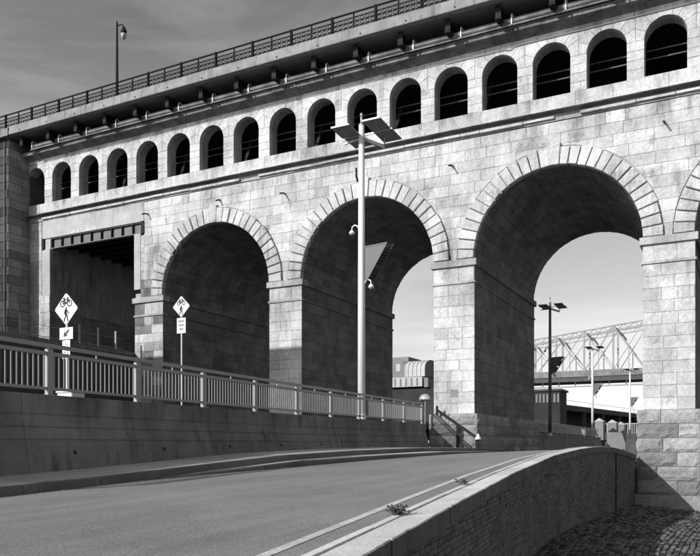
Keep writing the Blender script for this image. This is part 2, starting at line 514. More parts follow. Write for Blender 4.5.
def frustum(poly, fn, proud=0.0, back=-0.05, ins=0.010, gap=0.005, tone=0.5):
    """chamfered stone on a surface; fn(u, v, out) gives the 3-D point"""
    p0, sg = inset_poly(poly, gap)
    p1, _ = inset_poly(poly, gap + ins)
    n = len(poly)
    vs = [fn(u, v, back) for u, v in p0] + [fn(u, v, proud - ins) for u, v in p0] + [fn(u, v, proud) for u, v in p1]
    front = tuple(range(2 * n, 3 * n))
    fs = [front if sg > 0 else front[::-1]]
    for k in (0, 1):
        for i in range(n):
            j = (i + 1) % n
            q = (k * n + i, k * n + j, (k + 1) * n + j, (k + 1) * n + i)
            fs.append(q if sg > 0 else q[::-1])
    return MB().add(vs, fs, tone)

def poly_area(p):
    n = len(p)
    return abs(sum(p[i][0] * p[(i + 1) % n][1] - p[(i + 1) % n][0] * p[i][1] for i in range(n)) / 2)

def rtone():
    r = random.random()
    if r < 0.10: return random.uniform(0.0, 0.25)
    return min(1, max(0, random.gauss(0.56, 0.2)))

# ------------------------------------------------------------------ the viaduct
YF, YB = 37.5, 50.5                       # front and back of the arcade
PER, SPAN = 10.4, 8.15
RI, RE = SPAN / 2, 5.03                   # inner and outer radius of the arch rings
SPR = 9.78                                # springing
XR = [-32.8 + PER * i for i in range(5)]  # right edges of the piers
PIERS = [(-35.2, -32.8)] + [(x - (PER - SPAN), x) for x in XR[1:]]
ARC = [x + RI for x in XR[:4]]            # centres of the arches
XL0, XR0 = -46.5, 9.0
viaduct = thing('stone_viaduct', (-18, 44, -2.5), 'long pale stone viaduct with tall round arches and a row of small arched windows', 'bridge')
front = lambda y0: (lambda u, v, o: (u, y0 - o, v))
facing_right = lambda x0: (lambda u, v, o: (x0 + o, u, v))

blocks = []                               # (screen area, MB, parent, material)
def visible_px(mb, area):
    X = sum(p[0] for p in mb.v) / len(mb.v); Yc = sum(p[1] for p in mb.v) / len(mb.v); h = sum(p[2] for p in mb.v) / len(mb.v)
    d = depth(X, Yc)
    if d < 1: return 0
    px, py = 350 + F * (X * CT + Yc * ST) / d, YH - F * h / d
    if not (-5 < px < 705 and -5 < py < 480): return 0
    return area * (F / d) ** 2
def add_block(poly, fn, parent, material='ashlar', side=1.0, **kw):
    if poly_area(poly) < 0.012: return
    cx_ = sum(p[0] for p in poly) / len(poly); cz_ = sum(p[1] for p in poly) / len(poly)
    if material == 'ashlar' and -35.3 < cx_ < -32.3 and cz_ < 11.5 and random.random() < 0.75: material = 'weathered_ashlar'; kw['tone'] = random.random()
    mb = frustum(poly, fn, **kw)
    blocks.append((visible_px(mb, poly_area(poly)) * side, mb, parent, material))

# cores (mortar behind the stones)
pier_obj = []
for i, (a, b) in enumerate(PIERS):
    m = MB().box(a + 0.05, b - 0.05, YF + 0.05, YB - 0.05, -2.45, SPR + 0.3)
    pier_obj.append(m.build('pier', 'mortar', viaduct))
def z_ring(x, R):
    z = -1e9
    for c in ARC:
        if abs(x - c) < R: z = max(z, SPR + math.sqrt(R * R - (x - c) ** 2))
    return z
xs = sorted(set([-34.4, 8.75] + [c + RI * 1.012 * math.sin(math.pi * k / 48 - math.pi / 2) for c in ARC for k in range(49)]))
xs = [x for x in xs if -34.4 <= x <= 8.75]
TOPH = 16.3
m = MB()
for x0, x1 in zip(xs, xs[1:]):
    z0, z1 = max(SPR + 0.02, z_ring(x0, RI * 1.012)), max(SPR + 0.02, z_ring(x1, RI * 1.012))
    m.add([(x0, YF + 0.05, z0), (x1, YF + 0.05, z1), (x1, YF + 0.05, TOPH), (x0, YF + 0.05, TOPH), (x0, YB - 0.05, z0), (x1, YB - 0.05, z1), (x1, YB - 0.05, TOPH), (x0, YB - 0.05, TOPH)],
          [(0, 1, 2, 3), (5, 4, 7, 6), (0, 4, 5, 1)])
spandrel = m.build('spandrel_wall', 'mortar', viaduct)
m = MB().box(XL0, -43.1, YF + 0.05, YB - 0.05, -1, TOPH)
left_wall = m.build('end_wall', 'mortar', viaduct)

# ashlar courses of the spandrels
def course(x0, x1, z0, z1, fn, parent, lo=0.85, hi=1.95, R=RE, arcs=True):
    x = x0
    first = random.uniform(0.5, 1.4)
    while x < x1 - 0.01:
        L = first if first else random.uniform(lo, hi)
        first = None
        xe = x + L
        if x1 - xe < 0.5: xe = x1
        if not arcs:
            add_block([(x, z0), (xe, z0), (xe, z1), (x, z1)], fn, parent, tone=rtone(), proud=random.uniform(-0.006, 0.008))
            x = xe; continue
        # sample the underside against the arch rings
        xs_ = [x + (xe - x) * k / 10 for k in range(11)]
        for c in ARC:
            for z in (z0, z1):
                q = R * R - (z - SPR) ** 2
                if q > 0:
                    for s in (-1, 1):
                        xx = c + s * math.sqrt(q)
                        if x < xx < xe: xs_.append(xx)
        xs_ = sorted(set(xs_))
        run = []
        for xx in xs_ + [None]:
            z = None if xx is None else max(z0, z_ring(xx, R))
            if xx is not None and z <= z1 - 0.001 + 0.002:
                run.append((xx, min(z, z1)))
            else:
                if len(run) > 1:
                    low = [run[0]]
                    for j in range(1, len(run) - 1):       # drop collinear points along the flat bed
                        if not (run[j - 1][1] == run[j][1] == run[j + 1][1]): low.append(run[j])
                    low.append(run[-1])
                    poly = list(low)
                    if z1 - run[-1][1] > 0.01: poly.append((run[-1][0], z1))
                    if z1 - run[0][1] > 0.01: poly.append((run[0][0], z1))
                    if len(poly) == len(low): poly.append(((run[0][0] + run[-1][0]) / 2, z1))
                    add_block(poly, fn, parent, tone=rtone(), proud=random.uniform(-0.006, 0.008))
                run = []
        x = xe
N1 = 11
for k in range(N1):
    z0, z1 = SPR + (16.02 - SPR) * k / N1, SPR + (16.02 - SPR) * (k + 1) / N1
    course(-34.4, 8.75, z0, z1, front(YF), spandrel)
for k in range(18):
    z0, z1 = 6.0 + 10.02 * k / 18, 6.0 + 10.02 * (k + 1) / 18
    course(-46.4, -43.95, z0, z1, front(YF), left_wall, arcs=False)

# piers: ashlar above the plinth, front and right-hand side
PLT = 1.74
NP = 12
for i, (a, b) in enumerate(PIERS):
    fr, sd = front(YF), facing_right(b)
    par = pier_obj[i]
    for k in range(NP + 1):
        if k < NP:
            z0, z1 = PLT + (8.52 - PLT) * k / NP, PLT + (8.52 - PLT) * (k + 1) / NP
        else:
            z0, z1 = 8.65, 9.42
        cuts = [a, a + (b - a) * (0.36 if k % 2 else 0.64) + random.uniform(-0.12, 0.12), b]
        if random.random() < 0.3: cuts = [a, a + 0.75 + random.uniform(-.1, .1), a + 1.55 + random.uniform(-.1, .1), b]
        for u0, u1 in zip(cuts, cuts[1:]):
            add_block([(u0, z0), (u1, z0), (u1, z1), (u0, z1)], fr, par, tone=rtone(), proud=random.uniform(-0.006, 0.008))
        u = YF
        nxt = random.uniform(0.7, 1.3) if k % 2 else random.uniform(1.2, 1.8)
        while u < YB - 0.01:
            ue = u + nxt
            nxt = random.uniform(0.9, 1.9)
            if YB - ue < 0.6: ue = YB
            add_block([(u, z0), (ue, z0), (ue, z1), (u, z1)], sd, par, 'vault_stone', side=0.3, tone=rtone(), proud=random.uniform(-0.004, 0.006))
            u = ue
    # impost and string course
    MB().cbox(a - 0.13, b + 0.13, YF - 0.13, YF + 0.5, 9.42, 9.775, 0.02, rtone()).build('impost', 'trim_stone', par)
    yy = YF + 0.505
    while yy < YB:
        ye = min(YB + 0.13, yy + random.uniform(1.2, 2.0))
        if YB - ye < 0.5: ye = YB + 0.13
        MB().cbox(a - 0.13, b + 0.13, yy, ye - 0.008, 9.42, 9.772, 0.02, rtone()).build('impost', 'vault_stone', par)
        yy = ye
    MB().cbox(a - 0.06, b + 0.06, YF - 0.07, YF + 0.4, 8.525, 8.645, 0.015, rtone()).build('string_course', 'trim_stone', par)
    MB().cbox(a - 0.06, b + 0.06, YF + 0.405, YB + 0.07, 8.525, 8.643, 0.015, rtone()).build('string_course', 'vault_stone', par)

# vaults
vault_objs = []
for ci, c in enumerate(ARC):
    m = MB()
    nn = 40
    R2 = RI + 0.045
    vs = []
    for k in range(nn + 1):
        t = math.pi * k / nn
        for yy in (YF + 0.06, YB - 0.06): vs.append((c - R2 * math.cos(t), yy, SPR + R2 * math.sin(t)))
    m.add(vs, [(2 * k, 2 * k + 1, 2 * k + 3, 2 * k + 2) for k in range(nn)])
    vo = m.build('vault', 'dark_mortar', viaduct)
    vault_objs.append(vo)
    rows = 27
    def vf(u, v, o, c=c):
        r = RI - o + 0.02
        return (c - r * math.cos(v / RI), u, SPR + r * math.sin(v / RI))
    for k in range(rows):
        v0, v1 = math.pi * RI * k / rows, math.pi * RI * (k + 1) / rows
        u = YF + 0.21
        nxt = random.uniform(0.4, 1.2)
        while u < YB - 0.01:
            ue = u + nxt
            nxt = random.uniform(0.8, 1.5)
            if YB - ue < 0.5: ue = YB
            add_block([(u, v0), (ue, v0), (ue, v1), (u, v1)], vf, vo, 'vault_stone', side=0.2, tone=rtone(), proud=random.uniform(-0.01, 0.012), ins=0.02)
            u = ue

# arch rings: every voussoir a stone of its own
NV = 29
for ci, c in enumerate(ARC):
    for k in range(NV):
        t0, t1 = math.pi * k / NV, math.pi * (k + 1) / NV
        key = (k == NV // 2)
        re = RE + (0.16 if key else random.uniform(-0.05, 0.03))
        if key: t0 -= 0.012; t1 += 0.012
        poly = [(c - RI * math.cos(t0), SPR + RI * math.sin(t0)), (c - RI * math.cos(t1), SPR + RI * math.sin(t1)),
                (c - re * math.cos(t1), SPR + re * math.sin(t1)), (c - re * math.cos(t0), SPR + re * math.sin(t0))]
        poly = [(u_ + random.gauss(0, 0.006), v_ + random.gauss(0, 0.006)) for u_, v_ in poly]
        mb = frustum(poly[::-1], front(YF), proud=random.gauss(0.125, 0.02) if not key else 0.17, back=-0.22, ins=0.024, gap=random.uniform(0.022, 0.034), tone=rtone())
        mb.build('keystone' if key else 'voussoir', 'ashlar', spandrel, fixn=True)

# plinths of rock-faced stone
def rock(u0, u1, v0, v1, fn, tone, amp=0.07, nu=7, nv=4):
    m = MB()
    vs = []
    seed = Vector((random.uniform(0, 90), random.uniform(0, 90), random.uniform(0, 90)))
    for j in range(nv + 1):
        for i in range(nu + 1):
            fu, fv = i / nu, j / nv
            edge = min(fu * nu, (1 - fu) * nu, fv * nv, (1 - fv) * nv)
            o = 0.0 if edge < 0.5 else 0.035 + amp * (noise.noise(seed + Vector((fu * 3.1 * (u1 - u0), fv * 2.4, 0))) + 0.35)
            ju = 0 if edge < 0.5 else random.uniform(-.25, .25) / nu * (u1 - u0)
            jv = 0 if edge < 0.5 else random.uniform(-.25, .25) / nv * (v1 - v0)
            vs.append(fn(u0 + 0.012 + (u1 - u0 - 0.024) * fu + ju, v0 + 0.012 + (v1 - v0 - 0.024) * fv + jv, o))
    n = nu + 1
    fs = [(j * n + i, j * n + i + 1, (j + 1) * n + i + 1, (j + 1) * n + i) for j in range(nv) for i in range(nu)]
    ring = [i for i in range(n)] + [j * n + nu for j in range(1, nv + 1)] + [nv * n + i for i in range(nu - 1, -1, -1)] + [j * n for j in range(nv - 1, 0, -1)]
    base = len(vs)
    for q in ring:
        i, j = q % n, q // n
        vs.append(fn(u0 + 0.012 + (u1 - u0 - 0.024) * i / nu, v0 + 0.012 + (v1 - v0 - 0.024) * j / nv, -0.07))
    for k in range(len(ring)):
        k2 = (k + 1) % len(ring)
        fs.append((ring[k2], ring[k], base + k, base + k2))
    return m.add(vs, fs, tone)
PJ = 0.20
for i, (a, b) in enumerate(PIERS):
    if i in (0, 4): continue
    lo = {1: 0.6, 2: -0.55, 3: -2.2}[i]
    m = MB().box(a - PJ + 0.06, b + PJ - 0.06, YF - PJ + 0.06, YB + PJ - 0.06, lo - 0.4, PLT - 0.012)
    pl = m.build('plinth', 'mortar', viaduct)
    nc = {1: 2, 2: 4, 3: 6}[i]
    for k in range(nc):
        z0, z1 = lo + (PLT - lo) * k / nc, lo + (PLT - lo) * (k + 1) / nc
        u0, u1 = a - PJ, b + PJ
        cuts = [u0, u0 + (u1 - u0) * (0.37 if k % 2 else 0.62) + random.uniform(-.15, .15), u1]
        for p0, p1 in zip(cuts, cuts[1:]):
            rock(p0, p1, z0, z1, front(YF - PJ), random.random()).build('plinth_stone', 'rock_face', pl, fixn=True)
        for (fn, flip) in ((facing_right(b + PJ), 1), ((lambda u, v, o, x0=a - PJ: (x0 - o, u, v)), -1)):
            if flip == -1 and i != 3: continue
            u = YF - PJ
            first = True
            while u < YB + PJ - 0.01:
                ue = u + (random.uniform(0.5, 1.0) if first and k % 2 else random.uniform(1.2, 2.1)); first = False
                if YB + PJ - ue < 0.7: ue = YB + PJ
                rock(u, ue, z0, z1, fn, random.random(), nu=6, nv=3).build('plinth_stone', 'rock_face', pl, fixn=True)
                u = ue
# footing under the lower pier
a, b = PIERS[3]
MB().cbox(a - 0.32, b + 0.40, YF - 0.42, YB + 0.3, -3.3, -2.2, 0.03).build('footing', 'rock_face', viaduct)

# ---- upper storey with the row of arched openings
YU = YF - 0.10
WP, WR, SIL, WSP = 2.6, 0.91, 17.26, 19.0
WIN = [-2.85 - WP * k for k in range(17)] + [-0.25, 2.35, 4.95, 7.55]
WIN.sort()
UTOP = 20.42
def w_edge(x, R=WR):
    for c in WIN:
        if abs(x - c) < R: return WSP + math.sqrt(R * R - (x - c) ** 2)
    return None
# core with openings
xs = [XL0, XR0]
for c in WIN: xs += [c + 0.925 * math.sin(math.pi * k / 16 - math.pi / 2) for k in range(17)]
xs = sorted(x for x in xs if XL0 <= x <= XR0)
m = MB()
TH_ = 0.85
yf_, yb_ = YU + 0.05, YU + TH_
m.box(XL0, XR0, yf_, yb_, 16.05, SIL - 0.01)
for x0, x1 in zip(xs, xs[1:]):
    mid = (x0 + x1) / 2
    inside = any(abs(mid - c) < 0.925 for c in WIN)
    if inside:
        c = min(WIN, key=lambda q: abs(q - mid))
        z0 = WSP + math.sqrt(max(0, 0.925 ** 2 - (x0 - c) ** 2)); z1 = WSP + math.sqrt(max(0, 0.925 ** 2 - (x1 - c) ** 2))
    else: z0 = z1 = SIL - 0.01
    m.add([(x0, yf_, z0), (x1, yf_, z1), (x1, yf_, UTOP), (x0, yf_, UTOP), (x0, yb_, z0), (x1, yb_, z1), (x1, yb_, UTOP), (x0, yb_, UTOP)],
          [(0, 1, 2, 3), (5, 4, 7, 6), (0, 4, 5, 1)])
for c in WIN:
    for s in (-1, 1):
        x = c + s * 0.925
        m.add([(x, yf_, SIL - 0.01), (x, yb_, SIL - 0.01), (x, yb_, WSP), (x, yf_, WSP)], [(0, 1, 2, 3)])
upper = m.build('upper_wall', 'trim_stone', viaduct)
fu = front(YU)
for c in WIN:
    nx_ = 4
    # pier stones to the right of this opening
    xa, xb = c + WR, c + WP - WR
    if xb > XR0: xb = XR0
    for k in range(nx_):
        z0, z1 = SIL + (WSP - SIL) * k / nx_, SIL + (WSP - SIL) * (k + 1) / nx_
        add_block([(xa, z0), (xb, z0), (xb, z1), (xa, z1)], fu, upper, tone=rtone(), proud=random.uniform(-0.006, 0.01), back=-0.3)
    # radial stones out to the bed of the top course and half way to the next opening
    hw, ht = WP / 2, 1.155
    cuts = [0] + [math.radians(q + random.uniform(-4, 4)) for q in (27, 53, 76, 104, 127, 153)] + [math.pi]
    def rim(t):
        ct, st_ = -math.cos(t), math.sin(t)
        k = min(hw / abs(ct) if abs(ct) > 1e-6 else 1e9, ht / st_ if st_ > 1e-6 else 1e9)
        return (c + ct * k, WSP + st_ * k)
    corner = math.atan2(ht, hw)
    for t0, t1 in zip(cuts, cuts[1:]):
        tm = (t0 + t1) / 2
        poly = [(c - WR * math.cos(t), WSP + WR * math.sin(t)) for t in (t0, (t0 + tm) / 2, tm, (t1 + tm) / 2, t1)]
        outer = [rim(t1)]
        for cc in (math.pi - corner, corner):
            if t0 < cc < t1: outer.append(rim(cc))
        outer.append(rim(t0))
        frustum((poly + outer)[::-1], fu, proud=random.uniform(0.0, 0.008), back=-0.3, tone=rtone()).build('window_voussoir', 'ashlar', upper, fixn=True)
# top course, sill course
x = XL0
while x < XR0 - 0.05:
    xe = min(XR0, x + random.uniform(1.1, 2.1))
    add_block([(x, 20.16), (xe, 20.16), (xe, UTOP), (x, UTOP)], fu, upper, tone=min(1, rtone() + 0.1), proud=0.025)
    x = xe
x = XL0
while x < XR0 - 0.05:
    xe = min(XR0, x + random.uniform(1.4, 2.6))
    if XR0 - xe < 0.6: xe = XR0
    add_block([(x, 16.47), (xe, 16.47), (xe, SIL), (x, SIL)], fu, upper, tone=rtone(), proud=0.03, back=-0.3)
    x = xe
# window sills (the bottom of the reveal)
m = MB()
for c in WIN:
    pass
# string course mouldings under the sill course, in lengths with their own wear
x = -46.5
while x < XR0 - 0.05:
    xe = min(XR0, x + random.uniform(2.2, 4.4))
    dz = random.uniform(-0.02, 0.02)
    pr = [(YF - 0.10, 16.475), (YF - 0.44, 16.465), (YF - 0.45, 16.43 + dz), (YF - 0.14, 16.42), (YF - 0.04, 16.36), (YF - 0.02, 16.262), (YF + 0.06, 16.262), (YF + 0.06, 16.475)]
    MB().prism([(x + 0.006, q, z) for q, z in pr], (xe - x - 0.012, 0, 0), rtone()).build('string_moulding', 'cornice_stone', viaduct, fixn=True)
    x = xe
x = -43.8
while x < XR0 - 0.05:
    xe = min(XR0, x + random.uniform(1.0, 2.6))
    dz = random.uniform(-0.025, 0.02); dp = random.uniform(-0.03, 0.02)
    if random.random() > 0.06:
        MB().cbox(x + 0.01, xe - 0.01, YF - 0.20 - dp, YF + 0.06, 16.13 + dz, 16.262, 0.015, rtone()).build('string_fillet', 'ashlar', viaduct)
    x = xe
# cornice
x = -46.5
while x < 12:
    xe = min(12.0, x + random.uniform(1.6, 3.0))
    j = random.uniform(-0.02, 0.02)
    pr = [(YF + 0.1, UTOP + 0.01), (YU - 0.04, UTOP + 0.01), (YU - 0.10, UTOP + 0.06), (YU - 0.30, UTOP + 0.14 + j), (YU - 0.62 + j, UTOP + 0.17), (YU - 0.65 + j, UTOP + 0.40), (YU - 0.50, UTOP + 0.44), (YF + 0.1, UTOP + 0.5)]
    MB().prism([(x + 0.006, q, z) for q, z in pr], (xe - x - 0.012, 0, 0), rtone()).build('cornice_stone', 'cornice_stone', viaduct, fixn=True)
    x = xe
# dark rail gallery behind the openings
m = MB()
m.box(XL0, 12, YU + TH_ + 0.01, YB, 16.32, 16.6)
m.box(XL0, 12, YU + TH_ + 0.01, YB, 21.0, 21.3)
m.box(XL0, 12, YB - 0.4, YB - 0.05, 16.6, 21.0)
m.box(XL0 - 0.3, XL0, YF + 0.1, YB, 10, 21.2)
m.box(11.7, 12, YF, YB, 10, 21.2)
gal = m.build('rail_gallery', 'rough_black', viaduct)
for q, (yy, hh) in enumerate(((YU + 1.5, 19.15), (YU + 1.5, 18.75))):
    MB().tube([(XL0, yy, hh), (-20, yy, hh - 0.02), (11, yy, hh)], 0.035, 6).build('gallery_cable', 'girder_steel', gal)
x = -44
while x < 9:
    MB().bar((x, YU + 2.2, 16.6), (x + 1.6, YU + 2.2, 21.0), 0.14, 0.2).build('gallery_brace', 'dark_steel', gal)
    x += 5.2

# ---- deck
DY0, DT, DB = 35.3, 22.12, 21.56
m = MB().box(-60, 30, DY0 + 0.3, YB + 2, DB + 0.02, DT - 0.02)
deck = m.build('deck', 'deck_under', viaduct)
x = -44.6
while x < 12:
    xe = min(12, x + 5.2)
    pr = [(DY0, DB), (DY0 - 0.02, DB + 0.04), (DY0 - 0.02, DB + 0.24), (DY0 + 0.02, DB + 0.26), (DY0 + 0.02, DT), (DY0 + 0.35, DT), (DY0 + 0.35, DB)]
    MB().prism([(x + 0.006, q, z) for q, z in pr], (xe - x - 0.012, 0, 0), rtone()).build('fascia', 'deck_concrete', deck, fixn=True)
    x = xe
MB().box(-60, -44.65, DY0 - 0.05, DY0 + 0.4, DB - 0.05, DT - 0.1).build('fascia', 'cornice_stone', deck)
# weathered blotches left at each fascia drain: short scupper pipes
for k in range(18):
    xx = -43.5 + WP * k
    MB().tube([(xx, DY0 + 0.1, DB + 0.16), (xx, DY0 - 0.07, DB + 0.14)], 0.035, 6).build('scupper', 'dark_steel', deck)
MB().box(-60, 30, YB + 1.7, YB + 2.0, DT - 0.02, DT + 1.3).build('shade_parapet', 'deck_concrete', deck)  # unseen solid parapet added so the deck's shadow reaches up the far pole
bx = [c + 0.35 for c in WIN]
for c in bx:
    m = MB()
    m.box(c - 0.04, c + 0.04, 36.0, YF + 0.2, 20.98, DB + 0.01)
    m.box(c - 0.16, c + 0.16, 35.92, YF + 0.2, 20.93, 20.98)
    m.box(c - 0.14, c + 0.14, 35.90, 35.94, 20.98, DB + 0.01)
    m.box(c - 0.10, c + 0.10, 36.35, 36.41, 20.98, DB)
    m.bar((c, 36.05, 20.94), (c, 36.9, 20.86), 0.06, 0.10)
    m.build('bracket', 'dark_steel', deck)
# service pipes on the cornice
PYc, PH_ = 36.52, 20.99
x = -43.6
while x < 12:
    xe = min(12, x + 5.2)
    MB().tube([(x + 0.01, PYc, PH_), (xe - 0.01, PYc, PH_)], 0.135, 12).build('service_pipe', 'pipe_paint', deck, smooth=False)
    MB().tube([(x - 0.08, PYc, PH_), (x + 0.08, PYc, PH_)], 0.165, 12).build('pipe_collar', 'pipe_paint', deck)
    x = xe
MB().tube([(-43.8, PYc - 0.10, PH_ - 0.25), (12, PYc - 0.10, PH_ - 0.25)], 0.05, 8).build('service_conduit', 'pipe_paint', deck)
for c in bx:
    xx = c + 0.55
    pts = [(xx, PYc - 0.15, PH_ - 0.24), (xx, PYc - 0.16, PH_ + 0.16)]
    pts += [(xx + 0.0, PYc - 0.16 + 0.16 * (1 - math.cos(t)), PH_ + 0.16 + 0.14 * math.sin(t)) for t in (0.6, 1.2, 1.8, 2.5, 3.14)]
    pts += [(xx, PYc + 0.16, PH_ - 0.1)]
    MB().tube(pts, 0.045, 6).build('pipe_strap', 'white_pole', deck)
# thin conduit stepping along the top course
def up(px, py, o=0.05):
    q = P(px, py, YU - o)
    return (q[0], q[1], q[2])
MB().tube([(-13.5, YU - 0.06, 20.12), (-10.4, YU - 0.06, 20.10), (-10.1, YU - 0.06, 20.02), (-9.9, YU - 0.06, 20.13), (-9.7, YU - 0.06, 20.15), (9, YU - 0.06, 20.14)], 0.022, 6).build('wall_conduit', 'galvanised', viaduct)

# ---- left bay: steel girder under a concrete beam
m = MB().box(-43.85, -34.42, YF - 0.02, YF + 0.9, 14.78, 16.10)
lint = m.build('concrete_beam', 'new_concrete', viaduct)
m = MB()
m.box(-43.8, -34.30, YF + 0.22, YF + 0.26, 14.08, 14.74)
m.box(-43.8, -34.30, YF + 0.06, YF + 0.40, 14.02, 14.08)
m.box(-43.8, -34.30, YF + 0.06, YF + 0.40, 14.72, 14.775)
gird = m.build('steel_girder', 'girder_steel', viaduct)
for k in range(10):
    xx = -43.0 + k * 0.94
    MB().box(xx - 0.03, xx + 0.03, YF + 0.07, YF + 0.22, 14.08, 14.72).build('stiffener', 'dark_steel', gird)
MB().box(-34.62, -34.36, YF - 0.06, YF + 0.1, 13.98, 14.80).build('bearing', 'dark_steel', gird)
MB().box(-43.9, -43.66, YF - 0.06, YF + 0.1, 13.98, 14.80).build('bearing', 'dark_steel', gird)
MB().box(-43.1, -35.2, YF + 0.5, YB, 14.85, 15.2).build('floor_slab', 'rough_black', gird)
for k in range(11):
    yy = YF + 1.4 + k * 1.1
    MB().box(-43.1, -35.2, yy, yy + 0.22, 14.25, 14.85).build('floor_beam', 'dark_steel', gird)
# splashes of old white paint along the foot of the beam
for k in range(26):
    px = random.uniform(71, 95); q = P(px, random.uniform(0, 1), YF)
    xx = q[0]; hh = 14.80 + abs(random.gauss(0, 0.10)) + 0.03
    ww, tt = random.uniform(0.04, 0.16), random.uniform(0.02, 0.07)
    MB().prism([(xx, YF - 0.021, hh), (xx + ww, YF - 0.021, hh + random.uniform(-.03, .03)), (xx + ww * 0.8, YF - 0.021, hh + tt), (xx + ww * 0.1, YF - 0.021, hh + tt)], (0, -0.003, 0)).build('paint_splash', 'white_cap', lint, fixn=True)
# columns beside the left bay
MB().box(-43.88, -43.08, YF - 0.03, YF + 0.12, 10.75, 14.0).build('concrete_column', 'new_concrete', viaduct)
cl = left_wall
for k in range(8):
    z0, z1 = 6.0 + 4.74 * k / 8, 6.0 + 4.74 * (k + 1) / 8
    w = 0.0 if k % 2 else 0.12
    add_block([(-43.95 - w, z0), (-43.08, z0), (-43.08, z1), (-43.95 - w, z1)], front(YF), cl, tone=rtone(), proud=0.03 + random.uniform(0, 0.05))
MB().box(-35.22, -34.68, YF - 0.035, YF + 0.1, 10.35, 14.0).build('concrete_column', 'new_concrete', viaduct)
# old stones left between that column and the first arch
for k in range(7):
    z0, z1 = SPR + 4.1 * k / 7, SPR + 4.1 * (k + 1) / 7
    add_block([(-34.68, z0), (-34.38, z0), (-34.38, z1), (-34.68, z1)], front(YF), spandrel, tone=random.uniform(0, 0.6), proud=0.01)
# inner wall of that bay: lower rough stones, smooth concrete above
MB().box(-43.09, -43.0, YF + 0.13, YB - 0.1, 9.6, 14.85).build('concrete_lining', 'wall_concrete', viaduct)
for k in range(6):
    z0, z1 = 6.0 + 3.6 * k / 6, 6.0 + 3.6 * (k + 1) / 6
    u = YF
    while u < YB - 0.01:
        ue = u + random.uniform(0.8, 1.8)
        if YB - ue < 0.6: ue = YB
        add_block([(u, z0), (ue, z0), (ue, z1), (u, z1)], facing_right(-43.06), cl, 'vault_stone', side=0.3, tone=rtone() * 0.6)
        u = ue

# drain spouts
for (px, py) in ((285, 193.5), (452.5, 166), (664.5, 122.5), (220, 200), (148, 214)):
    q = P(px, py, YF)
    L_ = 0.55 if px != 220 else 0.4
    m = MB().tube([(q[0], YF + 0.05, q[2]), (q[0], YF - L_ * 0.5, q[2] - 0.05), (q[0], YF - L_, q[2] - 0.16)], 0.045, 8)
    sp = m.build('drain_spout', 'dark_steel', viaduct)
    MB().lathe((0, 0, 0), [(0.12, -0.02), (0.12, 0.02)], 12)
    mm = MB()
    ring = [(q[0] + 0.13 * math.cos(2 * math.pi * k / 12), YF - 0.012, q[2] + 0.13 * math.sin(2 * math.pi * k / 12)) for k in range(12)]
    mm.prism(ring, (0, 0.03, 0)).build('spout_collar', 'mortar', sp, fixn=True)
# hooks above the arch crowns
q = P(358, 176, YF)
MB().tube([(q[0], YF, q[2] - 0.3), (q[0], YF - 0.2, q[2] - 0.1), (q[0], YF - 0.22, q[2] + 0.35)], 0.06, 8).build('iron_hook', 'dark_steel', viaduct)
# light patch plates on the pier face
for (px, py, w, h, mt_) in ((454, 365, 0.52, 0.42, 'white_pole'), (454.5, 393.5, 0.42, 0.4, 'rock_face')):
    q = P(px, py, YF)
    MB().cbox(q[0] - w / 2, q[0] + w / 2, YF - 0.016, YF + 0.03, q[2] - h / 2, q[2] + h / 2, 0.004).build('wall_patch', mt_, pier_obj[2])

# ---- split the ashlar: the largest in view as single stones, the rest joined
blocks.sort(key=lambda b: -b[0])
rest = {}
for i, (px, mb, par, mt_) in enumerate(blocks):
    if i < 298 and px > 0: mb.build('ashlar_block', mt_, par, fixn=True)
    else: rest.setdefault((par.name, mt_), [par, MB()])[1].merge(mb)
for (pn, mt_), (par, mb) in rest.items():
    stuff(mb.build('small_ashlar', mt_, par))

# ------------------------------------------------------------------ abutment at the left end of the viaduct
ab = thing('stone_abutment', (-50, 40, 3), 'stone abutment tower at the left end of the viaduct, front coloured dark as shade', 'tower')
AXR, AYF = -45.15, YF - 1.85
MB().box(-56, AXR - 0.05, AYF + 0.05, YB + 1, 2.0, 21.5).build('core', 'dark_mortar', ab)
for k in range(27):
    z0, z1 = 5.5 + 16 * k / 27, 5.5 + 16 * (k + 1) / 27
    for (fn, a, b) in ((front(AYF), -50.0, AXR), (facing_right(AXR), AYF, YF + 0.02)):
        u = a
        flip = (k % 2)
        while u < b - 0.01:
            ue = u + random.uniform(0.7, 1.5) + 0.2 * flip
            if b - ue < 0.5: ue = b
            frustum([(u, z0), (ue, z0), (ue, z1), (u, z1)], fn, tone=rtone(), proud=random.uniform(0, 0.03), ins=0.03).build('stone', 'shade_dark_stone' if a < -40 else 'rock_face', ab)
            u = ue
MB().tube([(AXR - 0.25, AYF - 0.06, 5.5), (AXR - 0.25, AYF - 0.06, 21.3)], 0.04, 6).build('conduit', 'girder_steel', ab)

